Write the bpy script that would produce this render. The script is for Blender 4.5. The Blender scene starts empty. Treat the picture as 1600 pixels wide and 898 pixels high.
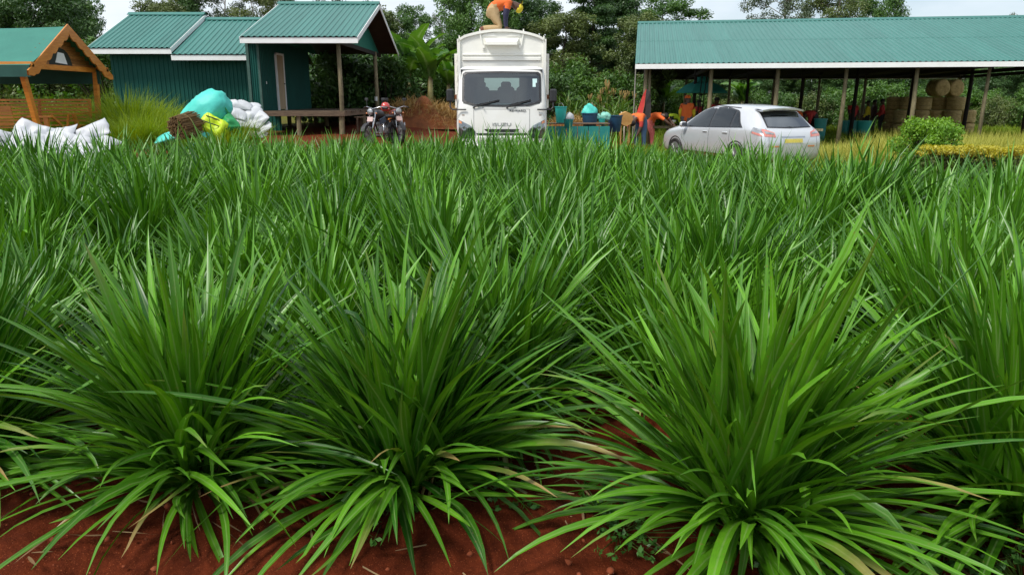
import bpy, bmesh, math, random
import numpy as np
from mathutils import Vector, Matrix, Euler
from mathutils.bvhtree import BVHTree

# ------------------------------------------------------------------ camera, sky, sun, exposure
scene = bpy.context.scene
C = scene.collection
PITCH = math.atan(293 / 1164); HCAM = 1.6
cam_data = bpy.data.cameras.new('camera'); cam = bpy.data.objects.new('camera', cam_data); C.objects.link(cam)
cam.location = (0, 0, HCAM); cam.rotation_euler = (math.pi / 2 - PITCH, 0, 0)
cam_data.sensor_fit = 'HORIZONTAL'; cam_data.angle = 2 * math.atan(800 / 1164)
cam_data.clip_start = 0.05; cam_data.clip_end = 2000
scene.camera = cam

SUN_EL, SUN_AZ = math.radians(54), math.radians(228)      # azimuth from +Y (north) clockwise: behind the camera, a bit left
world = bpy.data.worlds.new('World'); scene.world = world; world.use_nodes = True
nt = world.node_tree; nt.nodes.clear()
wo = nt.nodes.new('ShaderNodeOutputWorld'); bg = nt.nodes.new('ShaderNodeBackground')
sky = nt.nodes.new('ShaderNodeTexSky'); sky.sky_type = 'NISHITA'; sky.sun_disc = False
sky.sun_elevation = SUN_EL; sky.sun_rotation = SUN_AZ; sky.air_density = 1.0; sky.dust_density = 1.0; sky.ozone_density = 1.5
tc = nt.nodes.new('ShaderNodeTexCoord')
mp = nt.nodes.new('ShaderNodeMapping'); mp.inputs['Scale'].default_value = (1.0, 1.0, 2.6); mp.inputs['Location'].default_value = (0.25, 0.1, 0.3)
nz = nt.nodes.new('ShaderNodeTexNoise'); nz.inputs['Scale'].default_value = 2.1; nz.inputs['Detail'].default_value = 7; nz.inputs['Roughness'].default_value = 0.55
rp = nt.nodes.new('ShaderNodeValToRGB'); rp.color_ramp.elements[0].position = 0.36; rp.color_ramp.elements[1].position = 0.62
rp.color_ramp.elements[0].color = (0.30, 0.30, 0.30, 1); rp.color_ramp.elements[1].color = (0.97, 0.97, 0.97, 1)
mx = nt.nodes.new('ShaderNodeMix'); mx.data_type = 'RGBA'; mx.inputs['B'].default_value = (8.3, 8.8, 9.4, 1)
nt.links.new(tc.outputs['Generated'], mp.inputs['Vector']); nt.links.new(mp.outputs['Vector'], nz.inputs['Vector'])
nt.links.new(nz.outputs['Fac'], rp.inputs['Fac']); nt.links.new(rp.outputs['Color'], mx.inputs['Factor'])
nt.links.new(sky.outputs['Color'], mx.inputs['A']); nt.links.new(mx.outputs['Result'], bg.inputs['Color'])
bg.inputs['Strength'].default_value = 0.1
nt.links.new(bg.outputs['Background'], wo.inputs['Surface'])

sun_data = bpy.data.lights.new('sun', 'SUN'); sun = bpy.data.objects.new('sun', sun_data); C.objects.link(sun)
sun_data.energy = 2.8; sun_data.angle = math.radians(14); sun_data.color = (1.0, 0.96, 0.9)
_sd = Vector((math.sin(SUN_AZ) * math.cos(SUN_EL), math.cos(SUN_AZ) * math.cos(SUN_EL), math.sin(SUN_EL)))
sun.rotation_euler = (-_sd).to_track_quat('-Z', 'Y').to_euler()
vs = scene.view_settings; vs.view_transform = 'Standard'; vs.look = 'None'; vs.exposure = 0.34; vs.gamma = 1.0; vs.use_curve_mapping = False
scene.cycles.max_bounces = 8; scene.cycles.transparent_max_bounces = 12; scene.cycles.diffuse_bounces = 3
scene.cycles.use_denoising = True

rnd = random.Random(7)
PI = math.pi

# ------------------------------------------------------------------ helpers
def depth(Y, z=1.0): return Y * math.cos(PITCH) + (HCAM - z) * math.sin(PITCH)
def ax(u, Y, z=1.0): return (u - 800) / 1164 * depth(Y, z)          # metres to the side for a column of the photograph at distance Y
def at(u, v, Y):                                                     # the point at distance Y on the line of sight
    a = (449 - v) / 1164; cp, sp = math.cos(PITCH), math.sin(PITCH)
    t = Y / (cp + a * sp)
    return Vector(((u - 800) / 1164 * t, Y, HCAM + t * (a * cp - sp)))

def sstep(a, b, x):
    t = np.clip((np.asarray(x, float) - a) / (b - a), 0, 1); return t * t * (3 - 2 * t)
def gz(x, y):
    """height of the ground"""
    x = np.asarray(x, float); y = np.asarray(y, float)
    left = sstep(1.5, -6, x); right = sstep(0, 6, x)
    z = left * (0.40 * sstep(12.5, 18, y) + 0.15 * sstep(20, 30, y)) - right * 0.16 * sstep(12, 20, y)
    z = z + 0.25 * sstep(24, 34, y) * sstep(8, 2, np.abs(x + 2))
    z = z - 0.10 * sstep(2.75, 2.1, y)
    z = z + 0.035 * np.sin(x * 6.1 + 0.6) * sstep(3.6, 2.2, y) * sstep(1.2, 2.0, y)
    return z
def G(x, y): return float(gz(x, y))

MATS = {}
def lin(c):
    if isinstance(c, str):
        c = [int(c[i:i + 2], 16) / 255 for i in (0, 2, 4)]
        c = [(v / 12.92 if v <= 0.04045 else ((v + 0.055) / 1.055) ** 2.4) for v in c]
    return (c[0], c[1], c[2], 1)
def mat(name, col, rough=0.6, col2=None, scale=6.0, amt=1.0, bump=0.0, bscale=None, metal=0.0, spec=0.5, coat=0.0, detail=5.0, stretch=None, rand=0.0, trans=0.0):
    """a principled surface whose colour wanders between two real colours with a noise, and a fine bump"""
    if name in MATS: return MATS[name]
    m = bpy.data.materials.new(name); m.use_nodes = True; MATS[name] = m
    n = m.node_tree; b = n.nodes['Principled BSDF']; out = n.nodes['Material Output']
    b.inputs['Roughness'].default_value = rough; b.inputs['Metallic'].default_value = metal
    b.inputs['Specular IOR Level'].default_value = spec; b.inputs['Coat Weight'].default_value = coat
    c1 = lin(col); c2 = lin(col2) if col2 else tuple(v * 0.72 for v in c1[:3]) + (1,)
    t = n.nodes.new('ShaderNodeTexCoord'); mpn = n.nodes.new('ShaderNodeMapping')
    n.links.new(t.outputs['Object'], mpn.inputs['Vector'])
    if stretch: mpn.inputs['Scale'].default_value = stretch
    oi = n.nodes.new('ShaderNodeObjectInfo')
    no = n.nodes.new('ShaderNodeTexNoise'); no.noise_dimensions = '4D'
    no.inputs['Scale'].default_value = scale; no.inputs['Detail'].default_value = detail; no.inputs['Roughness'].default_value = 0.62
    n.links.new(mpn.outputs['Vector'], no.inputs['Vector']); 
    mu = n.nodes.new('ShaderNodeMath'); mu.operation = 'MULTIPLY'; mu.inputs[1].default_value = 37.0
    n.links.new(oi.outputs['Random'], mu.inputs[0]); n.links.new(mu.outputs[0], no.inputs['W'])
    mr = n.nodes.new('ShaderNodeMapRange'); mr.inputs['From Min'].default_value = 0.32; mr.inputs['From Max'].default_value = 0.68
    mr.inputs['To Max'].default_value = amt
    n.links.new(no.outputs['Fac'], mr.inputs['Value'])
    mix = n.nodes.new('ShaderNodeMix'); mix.data_type = 'RGBA'; mix.inputs['A'].default_value = c1; mix.inputs['B'].default_value = c2
    n.links.new(mr.outputs['Result'], mix.inputs['Factor'])
    colsock = mix.outputs['Result']
    if rand:
        hs = n.nodes.new('ShaderNodeHueSaturation')
        m2 = n.nodes.new('ShaderNodeMapRange'); m2.inputs['To Min'].default_value = 1 - rand; m2.inputs['To Max'].default_value = 1 + rand
        n.links.new(oi.outputs['Random'], m2.inputs['Value']); n.links.new(m2.outputs['Result'], hs.inputs['Value'])
        n.links.new(colsock, hs.inputs['Color']); colsock = hs.outputs['Color']
    n.links.new(colsock, b.inputs['Base Color'])
    if bump:
        nb = n.nodes.new('ShaderNodeTexNoise'); nb.inputs['Scale'].default_value = bscale or scale * 4; nb.inputs['Detail'].default_value = 6
        n.links.new(mpn.outputs['Vector'], nb.inputs['Vector'])
        bn = n.nodes.new('ShaderNodeBump'); bn.inputs['Strength'].default_value = bump; bn.inputs['Distance'].default_value = 0.02
        n.links.new(nb.outputs['Fac'], bn.inputs['Height']); n.links.new(bn.outputs['Normal'], b.inputs['Normal'])
    if trans:
        tr = n.nodes.new('ShaderNodeBsdfTranslucent'); ms = n.nodes.new('ShaderNodeMixShader'); ms.inputs['Fac'].default_value = trans
        n.links.new(colsock, tr.inputs['Color']); n.links.new(b.outputs['BSDF'], ms.inputs[1]); n.links.new(tr.outputs['BSDF'], ms.inputs[2])
        n.links.new(ms.outputs['Shader'], out.inputs['Surface'])
    return m

def leafmat(name, dark, light, dry='8a6a38', rough=0.42, trans=0.32, vein=0.0, sheen=0.5, objrand=0.35):
    """leaves and blades: attribute 'bl' = (own tint, distance from the midrib, place along the blade, dryness)"""
    m = bpy.data.materials.new(name); m.use_nodes = True; MATS[name] = m
    n = m.node_tree; b = n.nodes['Principled BSDF']; out = n.nodes['Material Output']; L = n.links.new
    b.inputs['Roughness'].default_value = rough; b.inputs['Specular IOR Level'].default_value = sheen
    at_ = n.nodes.new('ShaderNodeAttribute'); at_.attribute_name = 'bl'
    sp = n.nodes.new('ShaderNodeSeparateColor'); L(at_.outputs['Color'], sp.inputs['Color'])
    oi = n.nodes.new('ShaderNodeObjectInfo')
    def math_(op, a, bb):
        k = n.nodes.new('ShaderNodeMath'); k.operation = op; k.use_clamp = True
        for i, v in enumerate((a, bb)):
            if isinstance(v, (int, float)): k.inputs[i].default_value = v
            else: L(v, k.inputs[i])
        return k.outputs[0]
    r0 = math_('MULTIPLY', oi.outputs['Random'], objrand)
    r1 = math_('MULTIPLY', sp.outputs['Red'], 1 - objrand)
    t = math_('ADD', r0, r1)
    mx = n.nodes.new('ShaderNodeMix'); mx.data_type = 'RGBA'; mx.inputs['A'].default_value = lin(dark); mx.inputs['B'].default_value = lin(light)
    L(t, mx.inputs['Factor']); col = mx.outputs['Result']
    if vein:
        ve = n.nodes.new('ShaderNodeMapRange'); ve.inputs['From Min'].default_value = 0.22; ve.inputs['From Max'].default_value = 0.05; ve.inputs['To Min'].default_value = 0; ve.inputs['To Max'].default_value = vein
        L(sp.outputs['Green'], ve.inputs['Value'])
        m2 = n.nodes.new('ShaderNodeMix'); m2.data_type = 'RGBA'; m2.inputs['B'].default_value = (0.30, 0.42, 0.16, 1)
        L(ve.outputs['Result'], m2.inputs['Factor']); L(col, m2.inputs['A']); col = m2.outputs['Result']
    dr = math_('MULTIPLY', sp.outputs['Blue'], at_.outputs['Alpha'])
    m3 = n.nodes.new('ShaderNodeMix'); m3.data_type = 'RGBA'; m3.inputs['B'].default_value = lin(dry)
    d2 = n.nodes.new('ShaderNodeMapRange'); d2.inputs['From Min'].default_value = 0.45; d2.inputs['From Max'].default_value = 0.8
    L(dr, d2.inputs['Value']); L(d2.outputs['Result'], m3.inputs['Factor']); L(col, m3.inputs['A']); col = m3.outputs['Result']
    if vein:        # faint mottling and a few rusty flecks on the broad blades
        tcn = n.nodes.new('ShaderNodeTexCoord')
        for sc_, lo, hi, colr, am in ((14, .35, .7, (.05, .16, .02, 1), .35), (70, .66, .72, (.22, .15, .05, 1), .55)):
            no = n.nodes.new('ShaderNodeTexNoise'); no.inputs['Scale'].default_value = sc_; no.inputs['Detail'].default_value = 3; L(tcn.outputs['Object'], no.inputs['Vector'])
            q = n.nodes.new('ShaderNodeMapRange'); q.inputs['From Min'].default_value = lo; q.inputs['From Max'].default_value = hi; q.inputs['To Max'].default_value = am; L(no.outputs['Fac'], q.inputs['Value'])
            m5 = n.nodes.new('ShaderNodeMix'); m5.data_type = 'RGBA'; m5.inputs['B'].default_value = colr; L(q.outputs['Result'], m5.inputs['Factor']); L(col, m5.inputs['A']); col = m5.outputs['Result']
    L(col, b.inputs['Base Color'])
    tr = n.nodes.new('ShaderNodeBsdfTranslucent'); ms = n.nodes.new('ShaderNodeMixShader'); ms.inputs['Fac'].default_value = trans
    hs = n.nodes.new('ShaderNodeHueSaturation'); hs.inputs['Saturation'].default_value = 1.15; hs.inputs['Value'].default_value = 1.25; hs.inputs['Hue'].default_value = 0.49
    L(col, hs.inputs['Color']); L(hs.outputs['Color'], tr.inputs['Color'])
    L(b.outputs['BSDF'], ms.inputs[1]); L(tr.outputs['BSDF'], ms.inputs[2]); L(ms.outputs['Shader'], out.inputs['Surface'])
    return m

def tag(o, label=None, cat=None, group=None, kind=None):
    if label: o['label'] = label
    if cat: o['category'] = cat
    if group: o['group'] = group
    if kind: o['kind'] = kind
    return o
def empty(name, loc, rz=0.0, label=None, cat=None, group=None):
    o = bpy.data.objects.new(name, None); C.objects.link(o); o.location = loc; o.rotation_euler = (0, 0, rz); o.empty_display_size = 0.1
    return tag(o, label, cat, group)
def link(name, me, parent=None, loc=None, rot=None, sc=None):
    o = bpy.data.objects.new(name, me); C.objects.link(o)
    if parent is not None: o.parent = parent
    if loc is not None: o.location = loc
    if rot is not None: o.rotation_euler = rot
    if sc is not None: o.scale = sc if hasattr(sc, '__len__') else (sc, sc, sc)
    return o
def copy_tree(o, parent=None):
    c = o.copy(); C.objects.link(c); c.parent = parent
    for ch in o.children: copy_tree(ch, c)
    return c

class MB:
    """collects shapes into one mesh"""
    def __init__(s): s.v = []; s.f = []; s.mi = []
    def add(s, vs, fs, mi=0):
        k = len(s.v); s.v += [tuple(p) for p in vs]; s.f += [tuple(i + k for i in f) for f in fs]; s.mi += [mi] * len(fs); return s
    def box(s, c, d, rot=None, mi=0, bev=0.0, taper=1.0):
        x, y, z = d[0] / 2, d[1] / 2, d[2] / 2
        if bev <= 0:
            vs = [(-x, -y, -z), (x, -y, -z), (x, y, -z), (-x, y, -z), (-x * taper, -y * taper, z), (x * taper, -y * taper, z), (x * taper, y * taper, z), (-x * taper, y * taper, z)]
            fs = [(0, 3, 2, 1), (4, 5, 6, 7), (0, 1, 5, 4), (1, 2, 6, 5), (2, 3, 7, 6), (3, 0, 4, 7)]
        else:
            b = min(bev, x * .95, y * .95, z * .95); vs = []; fs = []
            idx = {}
            for sx in (-1, 1):
                for sy in (-1, 1):
                    for sz in (-1, 1):
                        for a in range(3):
                            p = [sx * x, sy * y, sz * z]
                            for q in range(3):
                                if q != a: p[q] -= (sx, sy, sz)[q] * b
                            idx[(sx, sy, sz, a)] = len(vs); vs.append(p)
            bmm = bmesh.new(); bv = [bmm.verts.new(p) for p in vs]
            r = bmesh.ops.convex_hull(bmm, input=bv); bmm.verts.index_update()
            fs = [tuple(q.index for q in f.verts) for f in bmm.faces]; vs = [tuple(q.co) for q in bmm.verts]; bmm.free()
        M = Matrix.Translation(c)
        if rot is not None: M = M @ Euler(rot).to_matrix().to_4x4()
        return s.add([M @ Vector(p) for p in vs], fs, mi)
    def bar(s, a, b, w, h=None, mi=0, up=(0, 0, 1)):
        """a rectangular bar from a to b"""
        a = Vector(a); b = Vector(b); h = h or w; d = (b - a).normalized(); u = Vector(up)
        r = d.cross(u)
        if r.length < 1e-4: r = d.cross(Vector((0, 1, 0)))
        r.normalize(); q = r.cross(d).normalized()
        vs = [p + r * (sx * w / 2) + q * (sy * h / 2) for p in (a, b) for sx, sy in ((-1, -1), (1, -1), (1, 1), (-1, 1))]
        return s.add(vs, [(0, 1, 2, 3), (7, 6, 5, 4), (0, 4, 5, 1), (1, 5, 6, 2), (2, 6, 7, 3), (3, 7, 4, 0)], mi)
    def tube(s, pts, rad, n=8, mi=0, cap=True):
        pts = [Vector(p) for p in pts]; m = len(pts)
        if not hasattr(rad, '__len__'): rad = [rad] * m
        vs = []; ref = None
        for i, p in enumerate(pts):
            d = (pts[min(i + 1, m - 1)] - pts[max(i - 1, 0)]).normalized()
            if ref is None: ref = d.orthogonal().normalized()
            else:
                ref = (ref - d * ref.dot(d)); ref = ref.normalized() if ref.length > 1e-5 else d.orthogonal().normalized()
            w = d.cross(ref)
            for k in range(n):
                a = 2 * PI * k / n; vs.append(p + (ref * math.cos(a) + w * math.sin(a)) * rad[i])
        fs = [(i * n + k, i * n + (k + 1) % n, (i + 1) * n + (k + 1) % n, (i + 1) * n + k) for i in range(m - 1) for k in range(n)]
        if cap: fs += [tuple(range(n - 1, -1, -1)), tuple((m - 1) * n + k for k in range(n))]
        return s.add(vs, fs, mi)
    def lathe(s, prof, n=16, mi=0, M=None):
        M = M or Matrix.Identity(4); vs = [M @ Vector((r * math.cos(2 * PI * k / n), r * math.sin(2 * PI * k / n), z)) for r, z in prof for k in range(n)]
        m = len(prof)
        fs = [(i * n + k, i * n + (k + 1) % n, (i + 1) * n + (k + 1) % n, (i + 1) * n + k) for i in range(m - 1) for k in range(n)]
        fs += [tuple(range(n - 1, -1, -1)), tuple((m - 1) * n + k for k in range(n))]
        return s.add(vs, fs, mi)
    def prism(s, poly, t, M=None, mi=0):
        """a flat outline in XZ pushed along Y by t"""
        M = M or Matrix.Identity(4); n = len(poly)
        vs = [M @ Vector((x, 0, z)) for x, z in poly] + [M @ Vector((x, t, z)) for x, z in poly]
        fs = [tuple(range(n)), tuple(range(2 * n - 1, n - 1, -1))] + [((i + 1) % n, i, n + i, n + (i + 1) % n) for i in range(n)]
        return s.add(vs, fs, mi)
    def mesh(s, name, mats, smooth=False):
        me = bpy.data.meshes.new(name); me.from_pydata(s.v, [], s.f)
        for m in (mats if isinstance(mats, (list, tuple)) else [mats]): me.materials.append(m)
        me.polygons.foreach_set('material_index', s.mi)
        if smooth: me.polygons.foreach_set('use_smooth', [True] * len(s.f))
        me.update(); return me
    def build(s, name, mats, parent=None, smooth=False, loc=None, rot=None, fix=True, auto=None):
        me = s.mesh(name, mats, smooth)
        if fix:
            bm = bmesh.new(); bm.from_mesh(me); bmesh.ops.recalc_face_normals(bm, faces=bm.faces); bm.to_mesh(me); bm.free()
        if auto: 
            me.polygons.foreach_set('use_smooth', [True] * len(me.polygons)); me.set_sharp_from_angle(angle=math.radians(auto))
        return link(name, me, parent, loc, rot)

def np_mesh(name, V, F, material, attr=None, smooth=True):
    """V (n,3), F (m,k) numpy arrays to a mesh, with the leaf attribute 'bl' per vertex"""
    me = bpy.data.meshes.new(name); n, m, k = len(V), len(F), F.shape[1]
    me.vertices.add(n); me.vertices.foreach_set('co', np.ascontiguousarray(V, np.float32).ravel())
    me.loops.add(m * k); me.loops.foreach_set('vertex_index', np.ascontiguousarray(F, np.int32).ravel())
    me.polygons.add(m); me.polygons.foreach_set('loop_start', np.arange(0, m * k, k, dtype=np.int32))
    me.polygons.foreach_set('use_smooth', np.full(m, smooth))
    me.materials.append(material)
    if attr is not None:
        a = me.attributes.new('bl', 'FLOAT_COLOR', 'POINT'); a.data.foreach_set('color', np.ascontiguousarray(attr, np.float32).ravel())
    me.update(calc_edges=True); me.validate(); return me

# ------------------------------------------------------------------ blades of grass
def blades(rng, n, th0, kap, length, width, base_xy=None, base_r=0.0, base_z=0.0, segs=7, fold=0.35, phi=None, twist=0.5, dry=None, droop_floor=True, power=1.4, tint=None, kink=None):
    """n curved, folded, tapering blades; every argument an array or a number; returns V, F, attr"""
    A = lambda q: np.broadcast_to(np.asarray(q, float), (n,))
    th0, kap, length, width, base_r, base_z = map(A, (th0, kap, length, width, base_r, base_z))
    phi = rng.uniform(0, 2 * PI, n) if phi is None else A(phi)
    dry = A(0.0 if dry is None else dry); tint = rng.uniform(0, 1, n) if tint is None else A(tint)
    S = segs + 1; s = np.linspace(0, 1, S)
    th = np.minimum(th0[:, None] + kap[:, None] * s[None] ** power, 2.75)
    ds = length[:, None] / segs
    thm = 0.5 * (th[:, 1:] + th[:, :-1])
    r = np.concatenate([np.zeros((n, 1)), np.cumsum(np.sin(thm) * ds, 1)], 1) + base_r[:, None]
    z = np.concatenate([np.zeros((n, 1)), np.cumsum(np.cos(thm) * ds, 1)], 1) + base_z[:, None]
    if droop_floor:
        fl = np.where(r > 0.25, -(r - 0.25) * 0.10, 0) + 0.012
        z = np.maximum(z, fl)
    dphi = rng.normal(0, 0.10, n)[:, None] * s[None] ** 1.5
    ph = phi[:, None] + dphi
    cx = r * np.cos(ph); cy = r * np.sin(ph)
    # width profile: narrow sheath, widest near a third, long taper
    prof = np.interp(s, [0, .12, .35, .6, .85, 1.0], [.40, .74, 1.0, .90, .48, .02])
    w = width[:, None] * prof[None] * 0.5
    tw = rng.normal(0, twist, n)[:, None] * s[None]
    tv = np.stack([np.cos(ph) * np.sin(th), np.sin(ph) * np.sin(th), np.cos(th)], -1)
    side = np.stack([-np.sin(ph), np.cos(ph), np.zeros_like(ph)], -1)
    nor = np.cross(tv, side)                                        # towards the upper side of the blade
    nor = -nor * np.sign(nor[..., 2:3] + 1e-9) * -1
    ca, sa = np.cos(tw)[..., None], np.sin(tw)[..., None]
    sd = side * ca + nor * sa; nn = nor * ca - side * sa
    if base_xy is not None: cx = cx + base_xy[:, :1]; cy = cy + base_xy[:, 1:]
    if kink is not None: z = z - kink[:, None] * np.maximum(s[None] - .55, 0) ** 1.0 * length[:, None]
    cen = np.stack([cx, cy, z], -1)
    lift = nn * (w * fold)[..., None]
    V = np.stack([cen - sd * w[..., None] + lift, cen, cen + sd * w[..., None] + lift], 2)   # n,S,3,3
    V = V.reshape(-1, 3)
    base = (np.arange(n) * S * 3)[:, None, None]
    i = (np.arange(segs) * 3)[None, :, None]; j = np.arange(2)[None, None, :]
    a0 = base + i + j
    F = np.stack([a0, a0 + 1, a0 + 4, a0 + 3], -1).reshape(-1, 4)
    at4 = np.empty((n, S, 3, 4)); at4[..., 0] = tint[:, None, None]; at4[..., 1] = np.array([1, 0, 1])[None, None]; at4[..., 2] = s[None, :, None]; at4[..., 3] = dry[:, None, None]
    return V, F, at4.reshape(-1, 4)
def cat(parts):
    Vs, Fs, As = [], [], []; k = 0
    for V, F, A in parts:
        Vs.append(V); Fs.append(F + k); As.append(A); k += len(V)
    return np.concatenate(Vs), np.concatenate(Fs), np.concatenate(As)

# ------------------------------------------------------------------ leaves in clusters
def leaves(rng, centres, radii, per, size, flat=1.0, updown=0.35, aspect=0.5, tints=None, shell=0.55):
    """pointed leaf faces spread through ball-like clusters"""
    centres = np.asarray(centres, float); k = len(centres); radii = np.broadcast_to(np.asarray(radii, float), (k,))
    per = np.broadcast_to(np.asarray(per), (k,)).astype(int)
    ci = np.repeat(np.arange(k), per); n = len(ci)
    d = rng.normal(size=(n, 3)); d /= np.linalg.norm(d, axis=1)[:, None]
    rr = rng.uniform(shell ** 3, 1, n) ** (1 / 3) * rng.uniform(0.75, 1.12, n)
    p = centres[ci] + d * (rr * radii[ci])[:, None] * np.array([1, 1, flat])
    ax_ = d * 0.6 + rng.normal(size=(n, 3)) * 0.8; ax_[:, 2] -= updown * 0.6; ax_ /= np.linalg.norm(ax_, axis=1)[:, None]
    up = d + rng.normal(size=(n, 3)) * 0.5 + np.array([0, 0, 0.7]); b = np.cross(ax_, up); b /= np.linalg.norm(b, axis=1)[:, None] + 1e-9
    sz = size * rng.uniform(0.6, 1.35, n); h = ax_ * sz[:, None]; w = b * (sz * aspect * 0.5)[:, None]
    nn = np.cross(h, w); nn /= np.linalg.norm(nn, axis=1)[:, None] + 1e-9
    V = np.stack([p - h * .5, p - w + nn * (sz * .06)[:, None], p + h * .5, p + w + nn * (sz * .06)[:, None]], 1).reshape(-1, 3)
    F = (np.arange(n) * 4)[:, None] + np.arange(4)[None]
    ct = rng.uniform(0, 1, k) if tints is None else np.asarray(tints)
    t = np.clip(ct[ci] * 0.65 + rng.uniform(0, 0.35, n), 0, 1)
    A = np.zeros((n, 4, 4)); A[..., 0] = t[:, None]; A[..., 1] = 1
    return V, F, A.reshape(-1, 4)
# ------------------------------------------------------------------ the ground
def lattice(rng, x, y, f):
    T = rng.uniform(-1, 1, (64, 64)); X = x * f; Y = y * f; i = np.floor(X).astype(int); j = np.floor(Y).astype(int)
    u = X - i; v = Y - j; u = u * u * (3 - 2 * u); v = v * v * (3 - 2 * v)
    g = lambda a, b: T[(a) % 64, (b) % 64]
    return (g(i, j) * (1 - u) + g(i + 1, j) * u) * (1 - v) + (g(i, j + 1) * (1 - u) + g(i + 1, j + 1) * u) * v
def make_ground():
    rng = np.random.default_rng(3)
    def axis(segs):
        out = []
        for a, b, d in segs: out.append(np.arange(a, b - 1e-6, d))
        return np.concatenate(out + [[segs[-1][1]]])
    xs = axis([(-420, -60, 40), (-60, -16, 3), (-16, -3.4, 0.35), (-3.4, 3.4, 0.022), (3.4, 16, 0.35), (16, 60, 3), (60, 420, 40)])
    ys = axis([(-40, 0, 5), (0, 1.4, 0.2), (1.4, 3.6, 0.022), (3.6, 6, 0.12), (6, 34, 0.35), (34, 80, 3), (80, 520, 40)])
    X, Y = np.meshgrid(xs, ys); Z = gz(X, Y)
    near = sstep(4.5, 3.2, Y) * sstep(4, 3.2, np.abs(X))
    n0 = lattice(rng, X, Y, 1.15); n1 = lattice(rng, X, Y, 2.2); n2 = lattice(rng, X, Y, 7); n3 = lattice(rng, X, Y, 19); n4 = lattice(rng, X, Y, 41)
    Z = Z + 0.03 * n1 + near * (0.06 * n0 + 0.026 * n2 + 0.010 * n3 + 0.004 * n4 + 0.018 * np.maximum(n3, .35) * (n2 > .1))
    far = sstep(5, 14, Y); Z = Z + far * 0.05 * lattice(rng, X, Y, 0.45)
    Z = Z - sstep(60, 200, np.hypot(X, Y)) * 2
    V = np.stack([X, Y, Z], -1).reshape(-1, 3); ny, nx = X.shape
    a = (np.arange(ny - 1)[:, None] * nx + np.arange(nx - 1)[None]).ravel()
    F = np.stack([a, a + 1, a + nx + 1, a + nx], 1)
    # where the red earth is bare and where turf has grown over it
    green = np.clip(sstep(3.5, 7, X) * sstep(10, 16, Y) + sstep(-6.5, -9.5, X) * sstep(17, 20, Y) + sstep(34, 42, Y), 0, 1)
    green = np.clip(green + 0.35 * lattice(rng, X, Y, 0.7) * (green > 0.02), 0, 1)
    A = np.zeros((ny * nx, 4)); A[:, 0] = green.ravel(); A[:, 1] = 1
    m = bpy.data.materials.new('earth'); m.use_nodes = True; n = m.node_tree; L = n.links.new; b = n.nodes['Principled BSDF']
    b.inputs['Roughness'].default_value = 0.92; b.inputs['Specular IOR Level'].default_value = 0.15
    t = n.nodes.new('ShaderNodeTexCoord')
    def noise(sc, det=6, ro=0.6):
        k = n.nodes.new('ShaderNodeTexNoise'); k.inputs['Scale'].default_value = sc; k.inputs['Detail'].default_value = det; k.inputs['Roughness'].default_value = ro
        L(t.outputs['Object'], k.inputs['Vector']); return k.outputs['Fac']
    def ramp(f, a, b_, c1, c2):
        k = n.nodes.new('ShaderNodeValToRGB'); k.color_ramp.elements[0].position = a; k.color_ramp.elements[1].position = b_
        k.color_ramp.elements[0].color = lin(c1); k.color_ramp.elements[1].color = lin(c2); L(f, k.inputs['Fac']); return k.outputs['Color']
    def mixc(f, a, b_):
        k = n.nodes.new('ShaderNodeMix'); k.data_type = 'RGBA'; L(a, k.inputs['A']); L(b_, k.inputs['B']); L(f, k.inputs['Factor']); return k.outputs['Result']
    soil = mixc(noise(3.1), ramp(noise(11), .3, .7, '52200e', '702f14'), ramp(noise(34), .3, .75, '431809', '743318'))
    spk = ramp(noise(170, 2), .63, .70, '000000', 'ffffff')
    k = n.nodes.new('ShaderNodeMix'); k.data_type = 'RGBA'; k.inputs['B'].default_value = lin('9a5230'); L(soil, k.inputs['A']); L(spk, k.inputs['Factor'])
    turf = ramp(noise(2.3), .3, .7, '3c4a1c', '74702f')
    a_ = n.nodes.new('ShaderNodeAttribute'); a_.attribute_name = 'bl'; s_ = n.nodes.new('ShaderNodeSeparateColor'); L(a_.outputs['Color'], s_.inputs['Color'])
    L(mixc(s_.outputs['Red'], k.outputs['Result'], turf), b.inputs['Base Color'])
    bp = n.nodes.new('ShaderNodeBump'); bp.inputs['Strength'].default_value = 0.9; bp.inputs['Distance'].default_value = 0.012; L(noise(60, 8, 0.7), bp.inputs['Height']); L(bp.outputs['Normal'], b.inputs['Normal'])
    me = np_mesh('ground', V, F, m, A)
    tag(link('ground', me), kind='structure')
make_ground()

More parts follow.
